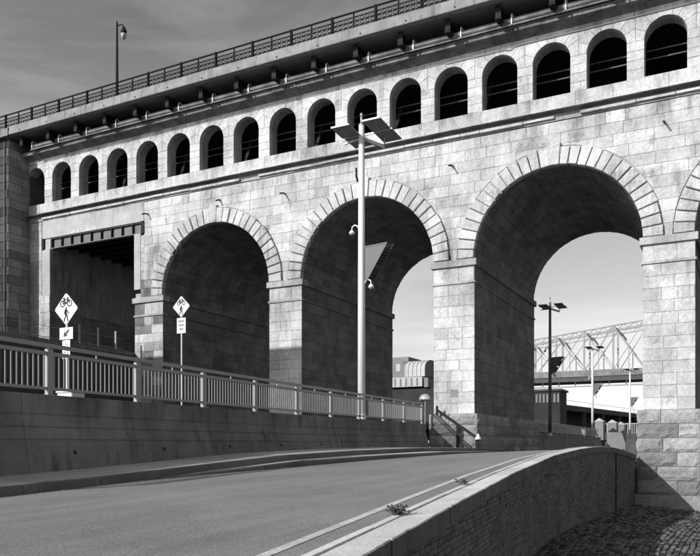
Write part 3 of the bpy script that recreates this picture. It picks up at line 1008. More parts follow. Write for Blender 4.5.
# ------------------------------------------------------------------ ornamental railing along the deck edge
dr = thing('bridge_railing', (-18, DY0 + 0.4, DT), 'black ornamental iron railing along the top edge of the viaduct deck', 'railing')
RYc, RB, RT = DY0 + 0.40, DT - 0.02, DT + 1.07
post_src = None
x = -50.6
while x < 9:
    m = MB().box(x - 0.06, x + 0.06, RYc - 0.06, RYc + 0.06, RB, RT + 0.05)
    if post_src is None: post_src = m.build('post', 'iron_rail', dr)
    else: instance(post_src, 'post', (x, RYc, RB), dr)
    xm = x + 1.3
    if x == -50.6: mid_src = MB().box(xm - 0.03, xm + 0.03, RYc - 0.03, RYc + 0.03, RB + 0.1, RT).build('intermediate_post', 'iron_rail', dr)
    else: instance(mid_src, 'intermediate_post', (xm, RYc, RB + 0.1), dr)
    x += 2.6
for hh, w in ((RB + 0.12, 0.04), (RB + 0.34, 0.035), (RB + 0.60, 0.035), (RB + 0.83, 0.035), (RT, 0.07)):
    MB().box(-51, 9.1, RYc - w / 2, RYc + w / 2, hh - w / 2, hh + w / 2).build('rail', 'iron_rail', dr)
m = MB()
x = -50.6
while x < 9:
    for half in (0, 1):
        for q in range(4):
            cx = x + 1.3 * half + 0.19 + 0.31 * q
            for hc_ in (RB + 0.47, RB + 0.715, RB + 0.23):
                r = 0.095
                ring = [(cx + 1.3 * r * math.cos(2 * math.pi * k / 6), RYc, hc_ + r * math.sin(2 * math.pi * k / 6)) for k in range(7)]
                for a_, b_ in zip(ring, ring[1:]): m.bar(a_, b_, 0.022)
    x += 2.6
stuff(m.build('scroll_ornament', 'iron_rail', dr))

# street lamp on the deck
q = P(117, 22, DY0 + 0.6)
lx, ly, lt = q
sl_ = thing('street_lamp', (lx, ly, DT), 'dark street lamp with hooked arm and teardrop globe standing on the viaduct deck', 'street lamp')
MB().tube([(lx, ly, DT - 0.02), (lx, ly, DT + 2.5), (lx, ly, lt)], [0.10, 0.085, 0.06], 10).build('pole', 'dark_steel', sl_)
MB().lathe((lx, ly, DT - 0.02), [(0.2, 0), (0.2, 0.1), (0.12, 0.2), (0.1, 0.6)], 10).build('base', 'dark_steel', sl_)
MB().tube([(lx, ly, lt - 0.28), (lx + 0.3, ly, lt - 0.24), (lx + 0.52, ly, lt - 0.34), (lx + 0.57, ly, lt - 0.5)], 0.04, 8).build('arm', 'dark_steel', sl_)
MB().lathe((lx + 0.57, ly, lt - 0.95), [(0.17, 0.05), (0.2, 0.22), (0.12, 0.38), (0.09, 0.48)], 12).build('lamp_cap', 'dark_steel', sl_, smooth=True)
MB().lathe((lx + 0.57, ly, lt - 1.28), [(0.03, 0), (0.13, 0.08), (0.18, 0.22), (0.185, 0.34), (0.165, 0.4)], 12).build('lamp_globe', 'lamp_glass', sl_, smooth=True)

# ------------------------------------------------------------------ concrete retaining wall on the left of the road
def wall_run(name, y0, y1, step, label, holes=True, xo=0.0):
    w = thing(name, (XW(y0), y0, HL(y0)), label, 'retaining wall')
    prof = lambda yy: [(0.0, HT(yy)), (0.025, HT(yy) - 0.03), (0.03, HT(yy) - 0.40), (0.015, HT(yy) - 0.41), (0.015, HT(yy) - 0.43), (0.035, HT(yy) - 0.44),
                       (0.085, HT(yy) - 0.66), (0.07, HT(yy) - 0.67), (0.07, HT(yy) - 0.69), (0.095, HT(yy) - 0.70), (0.15, HT(yy) - 0.92), (0.135, HT(yy) - 0.93), (0.135, HT(yy) - 0.95), (0.16, HT(yy) - 0.96),
                       (0.27, HL(yy) + 0.02), (0.27, HL(yy) - 0.2), (-0.42, HL(yy) - 0.2), (-0.42, HT(yy))]
    yy = y0
    while yy < y1 - 0.1:
        ye = min(y1, yy + step)
        if y1 - ye < 1: ye = y1
        nseg = max(1, int((ye - yy) / 0.8))
        secs = [yy + 0.006 + (ye - yy - 0.012) * k / nseg for k in range(nseg + 1)]
        vs, fs = [], []
        for s in secs:
            for i_, (o, h) in enumerate(prof(s)):
                vs.append((XW(s) + o + xo, s, h))
        n = 18
        for k in range(len(secs) - 1):
            for i in range(n):
                j = (i + 1) % n
                fs.append((k * n + i, k * n + j, (k + 1) * n + j, (k + 1) * n + i))
        fs += [tuple(range(n))[::-1], tuple(range((len(secs) - 1) * n, len(secs) * n))]
        pnl = MB().add(vs, fs, random.random()).build('wall_panel', 'wall_concrete', w, fixn=True)
        if holes:
            hy = yy + (ye - yy) * 0.42
            hh = (HT(hy) - 0.96) * 0.55 + HL(hy) * 0.45 + 0.1
            k = (HT(hy) - 0.96 - hh) / (HT(hy) - 0.96 - HL(hy) - 0.02)
            xx = XW(hy) + 0.16 + 0.11 * k
            MB().tube([(xx - 0.05, hy, hh), (xx + 0.012, hy, hh)], 0.045, 10).build('weep_hole', 'rough_black', pnl)
        yy = ye
    return w
wall_run('retaining_wall', -8.0, 36.75, 3.05, 'grey cast concrete retaining wall with leaning face along the left sidewalk')

# ------------------------------------------------------------------ railing on that wall
PXS = [55, 143, 209, 261, 301, 333, 361.5, 386, 405, 424]
RL = 2.83
wdir = Vector((-0.0655, 0.998, 0)).normalized()
def wall_railing(name, y0, n, label, xoff=-0.17, detail=True, src=None):
    r = thing(name, (XW(y0) + xoff, y0, HT(y0)), label, 'railing')
    ang = math.atan2(XW(y0) - XW(y0 + 20), 20)
    S = {}
    far_b = MB()
    def put(key, nm, mbf, loc, mat_):
        if key not in S:
            S[key] = mbf().build(nm, mat_, r)
            S[key].location = Vector(loc) + Vector((0, 0, CZ)) - WLOC[r.name]
            S[key].rotation_euler = (0, 0, ang)
        else: instance(S[key], nm, loc, r, ang)
    for k in range(n + 1):
        yy = y0 + RL * 0.9978 * k
        xx = XW(yy) + xoff; h = HT(yy)
        put('post', 'post', lambda: MB().cbox(-0.05, 0.05, -0.075, 0.075, 0, 0.98, 0.006), (xx, yy, h), 'rail_paint')
        put('plate', 'base_plate', lambda: MB().cbox(-0.09, 0.09, -0.12, 0.12, 0, 0.02, 0.004), (xx, yy, h + 0.0005), 'galvanised')
        put('knob', 'handrail_bracket', lambda: MB().bar((0, 0, 0), (0, 0, 0.04), 0.04), (xx, yy, h + 0.975), 'rail_paint')
        if k == n: break
        y2 = yy + RL * 0.9978
        a = Vector((xx, yy, h)); b = Vector((XW(y2) + xoff, y2, HT(y2)))
        d = (b - a)
        u = d.normalized()
        up_ = Vector((0, 0, 1))
        MB().bar(a + up_ * 0.885 + u * 0.076, b + up_ * 0.885 - u * 0.076, 0.05, 0.075).build('top_rail', 'rail_paint', r)
        MB().bar(a + up_ * 0.145 + u * 0.076, b + up_ * 0.145 - u * 0.076, 0.045, 0.06).build('bottom_rail', 'rail_paint', r)
        MB().bar(a + up_ * 1.05 - u * 0.0, b + up_ * 1.05 - u * 0.002, 0.06, 0.085).build('handrail', 'rail_paint', r)
        mid = (a + b) / 2
        put('knob2', 'handrail_bracket', lambda: MB().bar((0, 0, 0), (0, 0, 0.09), 0.03), (mid.x, mid.y, mid.z + 0.921), 'rail_paint')
        nb = 19
        for q in range(nb):
            p = a + d * ((q + 1) / (nb + 1))
            if not detail:
                far_b.box(p.x - 0.015, p.x + 0.015, p.y - 0.016, p.y + 0.016, p.z + 0.1755, p.z + 0.8475)
                continue
            put('bal', 'baluster', lambda: MB().box(-0.006, 0.006, -0.016, 0.016, 0, 0.672), (p.x, p.y, p.z + 0.1755), 'rail_paint')
    if far_b.v: stuff(far_b.build('balusters', 'rail_paint', r))
    return r
wall_railing('wall_railing', 11.2 - RL * 0.9978 * 2, 11, 'grey steel baluster railing on top of the concrete retaining wall')

# far end of the same street wall, beyond the viaduct
wall_run('retaining_wall', 53, 108, 8, 'distant concrete retaining wall seen through the right-hand arch', holes=False)
wall_railing('wall_railing', 53.2, 19, 'distant baluster railing seen through the right-hand arch below the truss bridge', detail=False)

# handrail of the steps at the end of the wall
hr = thing('stair_handrail', (-13.6, 36.9, -0.1), 'dark sloping stair handrail against the plinth of the middle pier', 'handrail')
A = P(437, 410, 37.02); Bq = P(477, 438, 37.0)
A, Bq = Vector(A), Vector(Bq)
MB().bar(A, Bq, 0.10, 0.13).build('sloping_rail', 'dark_steel', hr)
mid = A + (Bq - A) * 0.53
MB().box(mid.x - 0.08, mid.x + 0.08, mid.y - 0.05, mid.y + 0.05, HL(37) + 0.1, mid.z).build('post', 'dark_steel', hr)
MB().box(Bq.x - 0.07, Bq.x + 0.07, Bq.y - 0.06, Bq.y + 0.06, HL(37) + 0.08, Bq.z + 0.02).build('post', 'dark_steel', hr)
MB().box(A.x - 0.05, A.x + 0.05, A.y - 0.05, A.y + 0.05, A.z - 0.25, A.z + 0.22).build('post', 'dark_steel', hr)
MB().lathe((Bq.x + 0.1, Bq.y - 0.12, Bq.z - 0.08), [(0.16, 0.0), (0.17, 0.06), (0.09, 0.18), (0.03, 0.3)], 12).build('white_cap', 'white_cap', hr, smooth=True)
# steps rising behind the handrail, from the road pavement to the path
# convex mirror above the railing end
MY = 38.3
q = P(425, 397, MY)
cm = thing('convex_mirror', (q[0], MY, 1.2), 'pale half-dome convex mirror on a post at the far end of the railing', 'mirror')
MB().tube([(q[0], MY + 0.02, 1.0), (q[0], MY + 0.02, q[2])], 0.03, 8).build('post', 'galvanised', cm)
m = MB()
nn, kk = 14, 5
vs = []
for j in range(kk + 1):
    ph = math.pi / 2 * j / kk
    for i in range(nn + 1):
        t = math.pi * i / nn
        vs.append((q[0] - 0.34 * math.cos(t) * math.cos(ph), MY - 0.22 * math.sin(ph), q[2] - 0.14 + 0.32 * math.sin(t) * math.cos(ph)))
n = nn + 1
m.add(vs, [(j * n + i, j * n + i + 1, (j + 1) * n + i + 1, (j + 1) * n + i) for j in range(kk) for i in range(nn)])
m.build('mirror_dome', 'mirror_shell', cm, smooth=True)
MB().bar((q[0] - 0.36, MY + 0.01, q[2] - 0.16), (q[0] + 0.36, MY + 0.01, q[2] - 0.16), 0.03, 0.05).build('rim', 'girder_steel', cm)

# ------------------------------------------------------------------ solar light poles
def solar_pole(X, Y, base, H, label, paint='white_pole'):
    """mast with two pairs of solar panels, two dome cameras and a triangular wing"""
    t = thing('solar_light_pole', (X, Y, base), label, 'light pole', 'solar light poles along the wall')
    MB().tube([(X, Y, base), (X, Y, base + H * 0.5), (X, Y, base + H)], [0.165, 0.15, 0.12], 16).build('mast', paint, t, smooth=True)
    MB().lathe((X, Y, base), [(0.28, 0), (0.28, 0.04), (0.19, 0.06), (0.19, 0.3)], 16).build('base', 'white_pole', t)
    MB().lathe((X, Y, base + H), [(0.12, -0.01), (0.12, 0.05), (0.05, 0.12), (0.05, 0.42), (0.07, 0.44), (0.07, 0.5), (0.02, 0.55)], 10).build('finial', 'galvanised', t, smooth=True)
    top = base + H - 0.25
    ux, uy = Vector((1, 0, 0)), Vector((0, 1, 0))
    til = math.radians(-3)
    up_ = uy * math.cos(til) + Vector((0, 0, math.sin(til)))
    nrm = ux.cross(up_)
    O = Vector((X, Y, top))
    arm = MB()
    arm.bar(O + Vector((-0.9, 0.1, -0.34)), O + Vector((0.06, 0, -0.30)), 0.07)
    arm.bar(O + Vector((0.0, -0.05, -0.30)), O + Vector((0.72, 0.75, -0.52)), 0.10, 0.14)
    arm.bar(O + Vector((0.72, 0.75, -0.52)), O + Vector((0.85, 0.55, -0.1)), 0.06)
    arm.bar(O + Vector((-0.5, -0.6, -0.10)), O + Vector((-0.5, 0.9, -0.16)), 0.05)
    arm.bar(O + Vector((0.92, -0.6, -0.10)), O + Vector((0.92, 0.9, -0.16)), 0.05)
    arm.bar(O + Vector((0.05, 0.05, -0.14)), O + Vector((0.92, 0.1, -0.12)), 0.06)
    arm.bar(O + Vector((-0.45, 0.1, -0.34)), O + Vector((-0.5, 0.1, -0.12)), 0.05)
    arm.build('cross_arm', 'galvanised', t)
    def panel(c, w, l):
        a = c - ux * w / 2 - up_ * l / 2
        pts = [a, a + ux * w, a + ux * w + up_ * l, a + up_ * l]
        p = MB().prism(pts, nrm * -0.045).build('solar_panel', 'solar_back', t, fixn=True)
        b = c - ux * (w / 2 - 0.03) - up_ * (l / 2 - 0.03) + nrm * 0.003
        w2, l2 = w - 0.06, l - 0.06
        MB().prism([b, b + ux * w2, b + ux * w2 + up_ * l2, b + up_ * l2], nrm * 0.004).build('solar_cells', 'solar_cell', p, fixn=True)
        e = c - up_ * (l / 2 + 0.02) - nrm * 0.02
        MB().bar(e - ux * w / 2, e + ux * w / 2, 0.035, 0.06).build('frame_edge', 'white_pole', p)
        return p
    panel(O + Vector((0.94, -0.50, -0.06)), 0.80, 1.02)
    panel(O + Vector((0.98, 0.58, -0.12)), 0.84, 1.02)
    panel(O + Vector((-0.50, -0.50, -0.06)), 0.84, 1.02)
    panel(O + Vector((-0.42, 0.58, -0.12)), 0.84, 1.02)
    for (s, hz) in ((-1, base + H * 0.652), (1, base + H * 0.462)):
        cx = Vector((X, Y, hz)) + ux * (s * 0.13)
        pts = [cx, cx + ux * (s * 0.06) + Vector((0, 0, 0.13)), cx + ux * (s * 0.20) + Vector((0, 0, 0.19)), cx + ux * (s * 0.31) + Vector((0, 0, 0.12)), cx + ux * (s * 0.33) + Vector((0, 0, -0.02))]
        sc_ = MB().tube(pts, 0.03, 8).build('camera_arm', 'white_pole', t, smooth=True)
        e = pts[-1]
        MB().lathe((e.x, e.y, e.z - 0.16), [(0.10, 0.0), (0.13, 0.03), (0.10, 0.1), (0.05, 0.17)], 12).build('camera_housing', 'white_pole', sc_, smooth=True)
        MB().lathe((e.x, e.y, e.z - 0.23), [(0.02, 0), (0.07, 0.02), (0.095, 0.07)], 12).build('camera_dome', 'lamp_lens', sc_, smooth=True)
    # triangular wing: a plate with a second, perforated frame behind it
    hz = base + H * 0.588
    wv = Vector((0.90, -0.10, 0)).normalized(); dv = Vector((0.25, 0.97, 0)).normalized()
    A0 = Vector((X, Y, hz)) + wv * 0.14
    tri = [A0, A0 + Vector((0, 0, -1.62)), A0 + wv * 1.12 + Vector((0, 0, 0.02))]
    wing = MB().prism(tri, dv * 0.02).build('wing_plate', 'wing_metal', t, fixn=True)
    off = dv * 0.42 + Vector((0, 0, -0.02))
    tri2 = [p + off for p in tri]
    fr = MB()
    for a_, b_ in ((0, 1), (1, 2), (2, 0)):
        fr.bar(tri2[a_], tri2[b_], 0.05, 0.05); fr.bar(tri[a_], tri[b_], 0.04, 0.05)
    for a_, b_ in ((1, 2), (2, 0)):
        for k in range(15):
            f = (k + 0.5) / 15
            fr.bar(tri[a_].lerp(tri[b_], f), tri2[a_].lerp(tri2[b_], f), 0.035, 0.02)
    fr.build('wing_frame', 'wing_metal', t)
    m = MB()
    for f0, f1 in ((0.16, 0.42), (0.50, 0.80)):
        a_ = tri[1].lerp(tri[2], f0); b_ = tri[1].lerp(tri[2], f1)
        m.add([a_ + dv * 0.03, b_ + dv * 0.03, b_ + off * 0.95, a_ + off * 0.95], [(0, 1, 2, 3)])
    m.build('wing_vent', 'rough_black', t)
    return t
def pole_at(px, Y, xoff):
    return (XW(Y) + xoff, Y)
q = P(361.5, 400, 28.7)
solar_pole(q[0], 28.7, HT(28.7) - 0.06, 12.6, 'tall white solar light pole with triangular wing, standing behind the near railing')
q = P(550, 400, 71.8); solar_pole(q[0], 71.8, 1.05, 12.6, 'solar light pole in deep shadow, nearest one seen through the right-hand arch', 'girder_steel')  # mast given a darker material to stand in for the viaduct's shadow
q = P(592.5, 400, 103.7); solar_pole(q[0], 103.7, 1.05, 12.6, 'sunlit white light pole in the middle of the right-hand arch view')
q = P(630, 400, 135.6); solar_pole(q[0], 135.6, 1.05, 12.6, 'farthest small white light pole close to the right pier in the arch view')

# ------------------------------------------------------------------ traffic signs
def bike_symbol(cx, cy, cz, s, par, mat_='sign_ink'):
    m = MB()
    fx = lambda u, v: (cx + u * s, cy - 0.004, cz + v * s)
    for wx in (-0.24, 0.24):
        ring = [fx(wx + 0.15 * math.cos(2 * math.pi * k / 14), -0.05 + 0.15 * math.sin(2 * math.pi * k / 14)) for k in range(15)]
        for a_, b_ in zip(ring, ring[1:]): m.bar(a_, b_, 0.006, 0.055 * s, up=(0, 0, 1))
    for a_, b_ in (((-0.24, -0.05), (-0.12, 0.16)), ((-0.12, 0.16), (0.14, 0.16)), ((0.24, -0.05), (0.12, 0.24)), ((-0.12, 0.16), (0.0, -0.06)), ((0.0, -0.06), (0.14, 0.16)), ((-0.24, -0.05), (0.0, -0.06)), ((0.05, 0.25), (0.17, 0.24)), ((-0.14, 0.16), (-0.16, 0.22)), ((-0.23, 0.22), (-0.09, 0.22))):
        m.bar(fx(*a_), fx(*b_), 0.006, 0.055 * s)
    return m.build('bicycle_symbol', mat_, par)
def walker_symbol(cx, cy, cz, s, par):
    m = MB()
    y = cy - 0.004
    hd = [(cx + s * (0.01 + 0.055 * math.cos(2 * math.pi * k / 10)), y, cz + s * (0.30 + 0.055 * math.sin(2 * math.pi * k / 10))) for k in range(10)]
    m.prism(hd, (0, -0.004, 0))
    def limb(pts, w):
        for a_, b_ in zip(pts, pts[1:]):
            m.bar((cx + a_[0] * s, y, cz + a_[1] * s), (cx + b_[0] * s, y, cz + b_[1] * s), 0.006, w * s)
    limb([(0.0, 0.24), (0.01, 0.0)], 0.15)
    limb([(0.03, 0.22), (0.13, 0.10), (0.17, 0.02)], 0.065)
    limb([(-0.03, 0.22), (-0.11, 0.08), (-0.08, -0.02)], 0.065)
    limb([(0.02, 0.0), (0.10, -0.16), (0.13, -0.34), (0.17, -0.34)], 0.08)
    limb([(0.0, 0.0), (-0.06, -0.17), (-0.15, -0.33), (-0.10, -0.34)], 0.08)
    return m.build('walker_symbol', 'sign_ink', par)
def sign(X, Y, hc_, diag, base, label, arrow):
    t = thing('warning_sign', (X, Y, base), label, 'sign', 'diamond crossing signs behind the railing')
    MB().box(X - 0.035, X + 0.035, Y + 0.006, Y + 0.06, base, hc_ + diag * 0.42).build('post', 'galvanised', t)
    D = diag / 2
    def diamond(r, y, c=0.06):
        pts = []
        for k in range(4):
            a_ = math.pi / 2 * k
            for s in (-1, 1):
                t_ = a_ + s * 0.07
                pts.append((X + r * 0.965 * math.cos(t_), y, hc_ + r * 0.965 * math.sin(t_)))
        return pts
    pl = MB().prism(diamond(D, Y), (0, -0.005, 0)).build('diamond_panel', 'sign_edge', t, fixn=True)
    MB().prism(diamond(D * 0.955, Y - 0.005), (0, -0.002, 0)).build('diamond_face', 'sign_face', pl, fixn=True)
    bike_symbol(X, Y - 0.006, hc_ + 0.20 * diag, diag * 0.62, pl)
    walker_symbol(X, Y - 0.006, hc_ - 0.16 * diag, diag * 0.62, pl)
    if arrow:
        z1 = hc_ - D - 0.08; w, h = 0.62, 0.40
        p2 = MB().box(X - w / 2, X + w / 2, Y - 0.005, Y, z1 - h, z1).build('arrow_plaque', 'sign_plate', t)
        c = Vector((X, Y - 0.0055, z1 - h / 2)); d = Vector((-0.72, 0, -0.62)).normalized(); nn_ = Vector((-d.z, 0, d.x))
        s = 0.17
        out = [c + d * s, c + nn_ * 0.11 + d * 0.0, c + nn_ * 0.035 + d * 0.02, c + nn_ * 0.035 - d * s, c - nn_ * 0.035 - d * s, c - nn_ * 0.035 + d * 0.02, c - nn_ * 0.11]
        MB().prism(out, (0, -0.003, 0)).build('arrow_symbol', 'sign_ink', p2, fixn=True)
        z2 = z1 - h - 0.03
        p3 = MB().box(X - 0.18, X + 0.18, Y - 0.005, Y, z2 - 0.62, z2).build('small_plaque', 'sign_plate', t)
        for dx, dz, w_ in ((-0.03, -0.12, 0.06), (0.03, -0.16, 0.04), (-0.07, -0.40, 0.05), (0.06, -0.40, 0.05), (-0.07, -0.47, 0.07), (0.06, -0.47, 0.06)):
            MB().box(X + dx - w_ / 2, X + dx + w_ / 2, Y - 0.008, Y - 0.005, z2 + dz - 0.02, z2 + dz + 0.02).build('print_mark', 'sign_grey' if dz > -0.3 else 'sign_ink', p3)
    else:
        z1 = hc_ - D - 0.03; w, h = 0.56, 0.78
        p2 = MB().box(X - w / 2, X + w / 2, Y - 0.005, Y, z1 - h, z1).build('text_plaque', 'sign_plate', t)
        rr = random.Random(3)
        for r_, (zz, n_) in enumerate(((-0.17, 6), (-0.37, 5), (-0.57, 4))):
            for k in range(n_):
                xx = X + (k - (n_ - 1) / 2) * 0.066
                hh = rr.choice((0.05, 0.055))
                MB().box(xx - 0.022, xx + 0.022, Y - 0.008, Y - 0.005, z1 + zz - hh, z1 + zz + hh).build('print_mark', 'sign_grey', p2)
    return t
def sign_px(px, py, d):
    lat = (px - 350) / F * d
    return (lat * CT - d * ST, lat * ST + d * CT, (YH - py) / F * d)
q = sign_px(66.3, 309, 25.2); sign(q[0], q[1], q[2], 1.08, TX(q[0]) - 0.05, 'larger diamond bicycle and pedestrian sign with arrow plaque at left', True)
q = sign_px(181.3, 306.6, 38.0); sign(q[0], q[1], q[2], 1.08, TX(q[0]) - 0.05, 'smaller diamond bicycle and pedestrian sign with text plaque before the dark arch', False)

# ------------------------------------------------------------------ raised roadway going under the left bay, with its guard fence
PXE, PTOP = -35.35, 6.24
rw = thing('raised_roadway', (-40, 30, 3), 'dark raised roadway wall running in under the steel girder bay', 'ramp')
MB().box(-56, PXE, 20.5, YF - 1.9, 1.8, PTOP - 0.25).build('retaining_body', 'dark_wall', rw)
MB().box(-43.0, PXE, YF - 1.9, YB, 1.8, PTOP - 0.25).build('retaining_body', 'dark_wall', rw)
MB().box(-56, PXE + 0.12, 20.4, YF - 1.88, PTOP - 0.25, PTOP).build('slab', 'wall_concrete', rw)
MB().box(-43.0, PXE + 0.12, YF - 1.88, YB, PTOP - 0.25, PTOP).build('slab', 'wall_concrete', rw)
gf = thing('guard_fence', (PXE, 30, PTOP), 'thin grey guard posts with a wire along the raised roadway edge', 'fence')
gx = PXE - 0.05
for yy in (24.4, 28.7, 33.0, 34.5, 36.0):
    MB().box(gx - 0.045, gx + 0.045, yy - 0.045, yy + 0.045, PTOP - 0.002, PTOP + 1.2).build('post', 'galvanised', gf)
MB().tube([(gx, 23.4, PTOP + 0.12), (gx, 36.6, PTOP + 0.12)], 0.022, 6).build('wire', 'galvanised', gf)
MB().tube([(gx, 23.4, PTOP + 0.75), (gx, 36.6, PTOP + 0.75)], 0.012, 6).build('wire', 'galvanised', gf)

# added pale box standing in for a sunlit patch behind the left railing
m = MB()
q = sign_px(71, 389, 22.0)
cb_ = thing('sun_patch_box', (q[0], q[1], 1.06), 'low pale box standing in for a sunlit patch behind the left end of the railing', 'pale_box')
bz = TX(q[0]) - 0.02
MB().cbox(q[0] - 0.3, q[0] + 0.3, q[1] - 0.25, q[1] + 0.25, bz, bz + 0.62, 0.02).build('body', 'white_pole', cb_)
MB().cbox(q[0] - 0.33, q[0] + 0.33, q[1] - 0.28, q[1] + 0.28, bz + 0.62, bz + 0.67, 0.01).build('sun_patch_top', 'white_pole', cb_)

# ------------------------------------------------------------------ unseen building added left of view, roof line set to shade the pier feet
SLOPE = math.tan(SUN_EL) / math.cos(SUN_AZ)
WY = 20.2
WTOP = 5.86 + (YF - WY) * SLOPE
wx1 = -21.8 - (YF - WY) * math.tan(SUN_AZ)
wh = thing('shade_building', (-42, 17, 1.5), 'unseen brick building left of the view, added to shade the pier feet', 'building')
SKX = 4.4                                  # its side wall runs askew so its shadow clears the second sign
fp = lambda e, z: [(-62 - e, 13.0 - e, z), (wx1 - SKX + e, 13.0 - e, z), (wx1 + e, WY, z), (-62 - e, WY, z)]
MB().prism(fp(0, 1.0), (0, 0, WTOP - 1.4)).build('wall', 'house_brick', wh, fixn=True)
MB().prism(fp(0.12, WTOP - 0.4), (0, 0, 0.4)).build('shade_building_parapet', 'trim_stone', wh, fixn=True)
sd_ = Vector((SKX, WY - 13.0, 0)).normalized(); sn_ = Vector((sd_.y, -sd_.x, 0))
for k in range(3):
    for j in range(3):
        p = Vector((wx1 - SKX, 13.0, 3.0 + 3.4 * j)) + sd_ * (1.6 + 2.3 * k)
        q_ = [p, p + sd_ * 1.1, p + sd_ * 1.1 + Vector((0, 0, 1.9)), p + Vector((0, 0, 1.9))]
        wdo = MB().prism([v - sn_ * 0.03 for v in q_], sn_ * 0.06).build('window', 'glass', wh, fixn=True)
        MB().bar(p - sd_ * 0.1 + sn_ * 0.05 + Vector((0, 0, -0.08)), p + sd_ * 1.2 + sn_ * 0.05 + Vector((0, 0, -0.08)), 0.14, 0.14).build('sill', 'trim_stone', wdo)

# ------------------------------------------------------------------ brick retaining wall on the right of the road
bw = thing('brick_wall', (-4.5, 20, -2.5), 'old shaded brick retaining wall with pale concrete coping beside the road', 'wall')
m = MB()
ysw = [-6 + 0.5 * k for k in range(98)]
ysw = [y for y in ysw if y <= 37.0] + [37.05]
vs = []
for yy in ysw:
    vs += [(XC(yy) - 0.075, yy, -3.2), (XC(yy) - 0.075, yy, HC(yy) - 0.06), (XC(yy) - 0.5, yy, HC(yy) - 0.06), (XC(yy) - 0.5, yy, -3.2)]
fs = []
for k in range(len(ysw) - 1):
    for i in range(4):
        j = (i + 1) % 4
        fs.append((k * 4 + i, k * 4 + j, k * 4 + 4 + j, k * 4 + 4 + i))
fs += [(0, 1, 2, 3), tuple(4 * (len(ysw) - 1) + i for i in (3, 2, 1, 0))]
bcore = m.add(vs, fs).build('wall_core', 'brick_mortar', bw, fixn=True)
bl = []
BH, BL = 0.078, 0.222
batter = lambda h: 0.0
def bf(u, v, o): return (XC(u) - 0.075 + 0.02 + o, u, v)
r = 0
hv = -2.98
JOINT_Y = 32.4
while hv < 0.0:
    yy = 3.0 + (BL / 2 if r % 2 else 0) + random.uniform(-0.01, 0.01)
    header = (r % 6 == 5)
    while yy < 37.0:
        L_ = BL if not header else BL * 0.52
        ym = yy + L_ / 2
        wav = 0.004 * math.sin(ym * 0.9) + 0.003 * math.sin(ym * 2.3 + 1)
        if hv + BH < HC(ym) - 0.13 and abs(ym - JOINT_Y) > 0.12 and random.random() > 0.008:
            g_ = 0.0042
            wav += random.gauss(0, 0.0025)
            poly = [(yy + g_, hv + wav + g_), (yy + L_ - g_, hv + wav + g_), (yy + L_ - g_, hv + BH + wav - g_), (yy + g_, hv + BH + wav - g_)]
            d = depth(XC(ym), ym)
            fx_ = (XC(ym) * CT + ym * ST) / d * F + 350; fy_ = YH - hv / d * F
            mb = frustum(poly, bf, proud=random.uniform(-0.002, 0.005), back=-0.03, ins=0.003, gap=0.0, tone=rtone() if random.random() > 0.12 else random.uniform(0.8, 1.0))
            bl.append(((F / d) ** 2 if (0 < fx_ < 700 and fy_ < 560) else 0, mb))
        yy += L_
    hv += BH; r += 1
bl.sort(key=lambda b: -b[0])
rest = MB()
for i, (px, mb) in enumerate(bl):
    if i < 298: mb.build('brick', 'brick', bcore)
    else: rest.merge(mb)
stuff(rest.build('far_bricks', 'brick', bcore))
# expansion joint: dark pipe-like seam down the wall
MB().bar((XC(JOINT_Y) - 0.05, JOINT_Y, HC(JOINT_Y) - 0.2), (XC(JOINT_Y) - 0.05, JOINT_Y, -2.75), 0.06, 0.08).build('expansion_joint', 'rough_black', bw)
# iron bracket left in the brickwork
MB().box(XC(20.8) - 0.06, XC(20.8) + 0.02, 20.3, 21.2, -0.80, -0.74).build('iron_cramp', 'rough_black', bw)
# coping stones with an uneven lower edge
yy = -6.0
while yy < 37.0:
    ye = min(37.05, yy + random.uniform(2.2, 3.0))
    if 37.05 - ye < 1.0: ye = 37.05
    ns = max(3, int((ye - yy) / 0.1))
    vs, fs, vb_ = [], [], []
    seed = random.uniform(0, 50)
    for k in range(ns + 1):
        s = yy + 0.006 + (ye - yy - 0.012) * k / ns
        rag = -0.03 * abs(noise.noise(Vector((s * 0.7, seed, 0)))) * 2 + 0.015 * noise.noise(Vector((s * 3.1, seed, 2)))
        e = 0.012 * noise.noise(Vector((s * 2.3, seed, 7))) - 0.05 * max(0, noise.noise(Vector((s * 5.0, seed, 9))) - 0.35)
        lo = HC(s) - 0.21 + rag
        t_ = HC(s)
        vs += [(XRI(s) + 0.13, s, t_ - 0.01), (XC(s) - 0.015 + e, s, t_), (XC(s) + e, s, t_ - 0.012), (XC(s) - 0.03, s, t_ - 0.03), (XRI(s) + 0.13, s, t_ - 0.03)]
        vb_ += [(XC(s) - 0.3, s, t_ - 0.031), (XC(s) - 0.004 + e, s, t_ - 0.013), (XC(s) - 0.004 + e, s, lo), (XC(s) - 0.09, s, lo - 0.01), (XC(s) - 0.3, s, lo)]
    for k in range(ns):
        for i in range(5):
            j = (i + 1) % 5
            fs.append((k * 5 + i, k * 5 + j, k * 5 + 5 + j, k * 5 + 5 + i))
    fs += [tuple(range(5))[::-1], tuple(ns * 5 + i for i in range(5))]
    tn = random.random()
    cs = MB().add(vs, fs, tn).build('coping_stone', 'coping', bw, fixn=True)
    MB().add(vb_, fs, tn).build('coping_band', 'dark_concrete', cs, fixn=True)  # separate darker band down the coping's outer face
    yy = ye
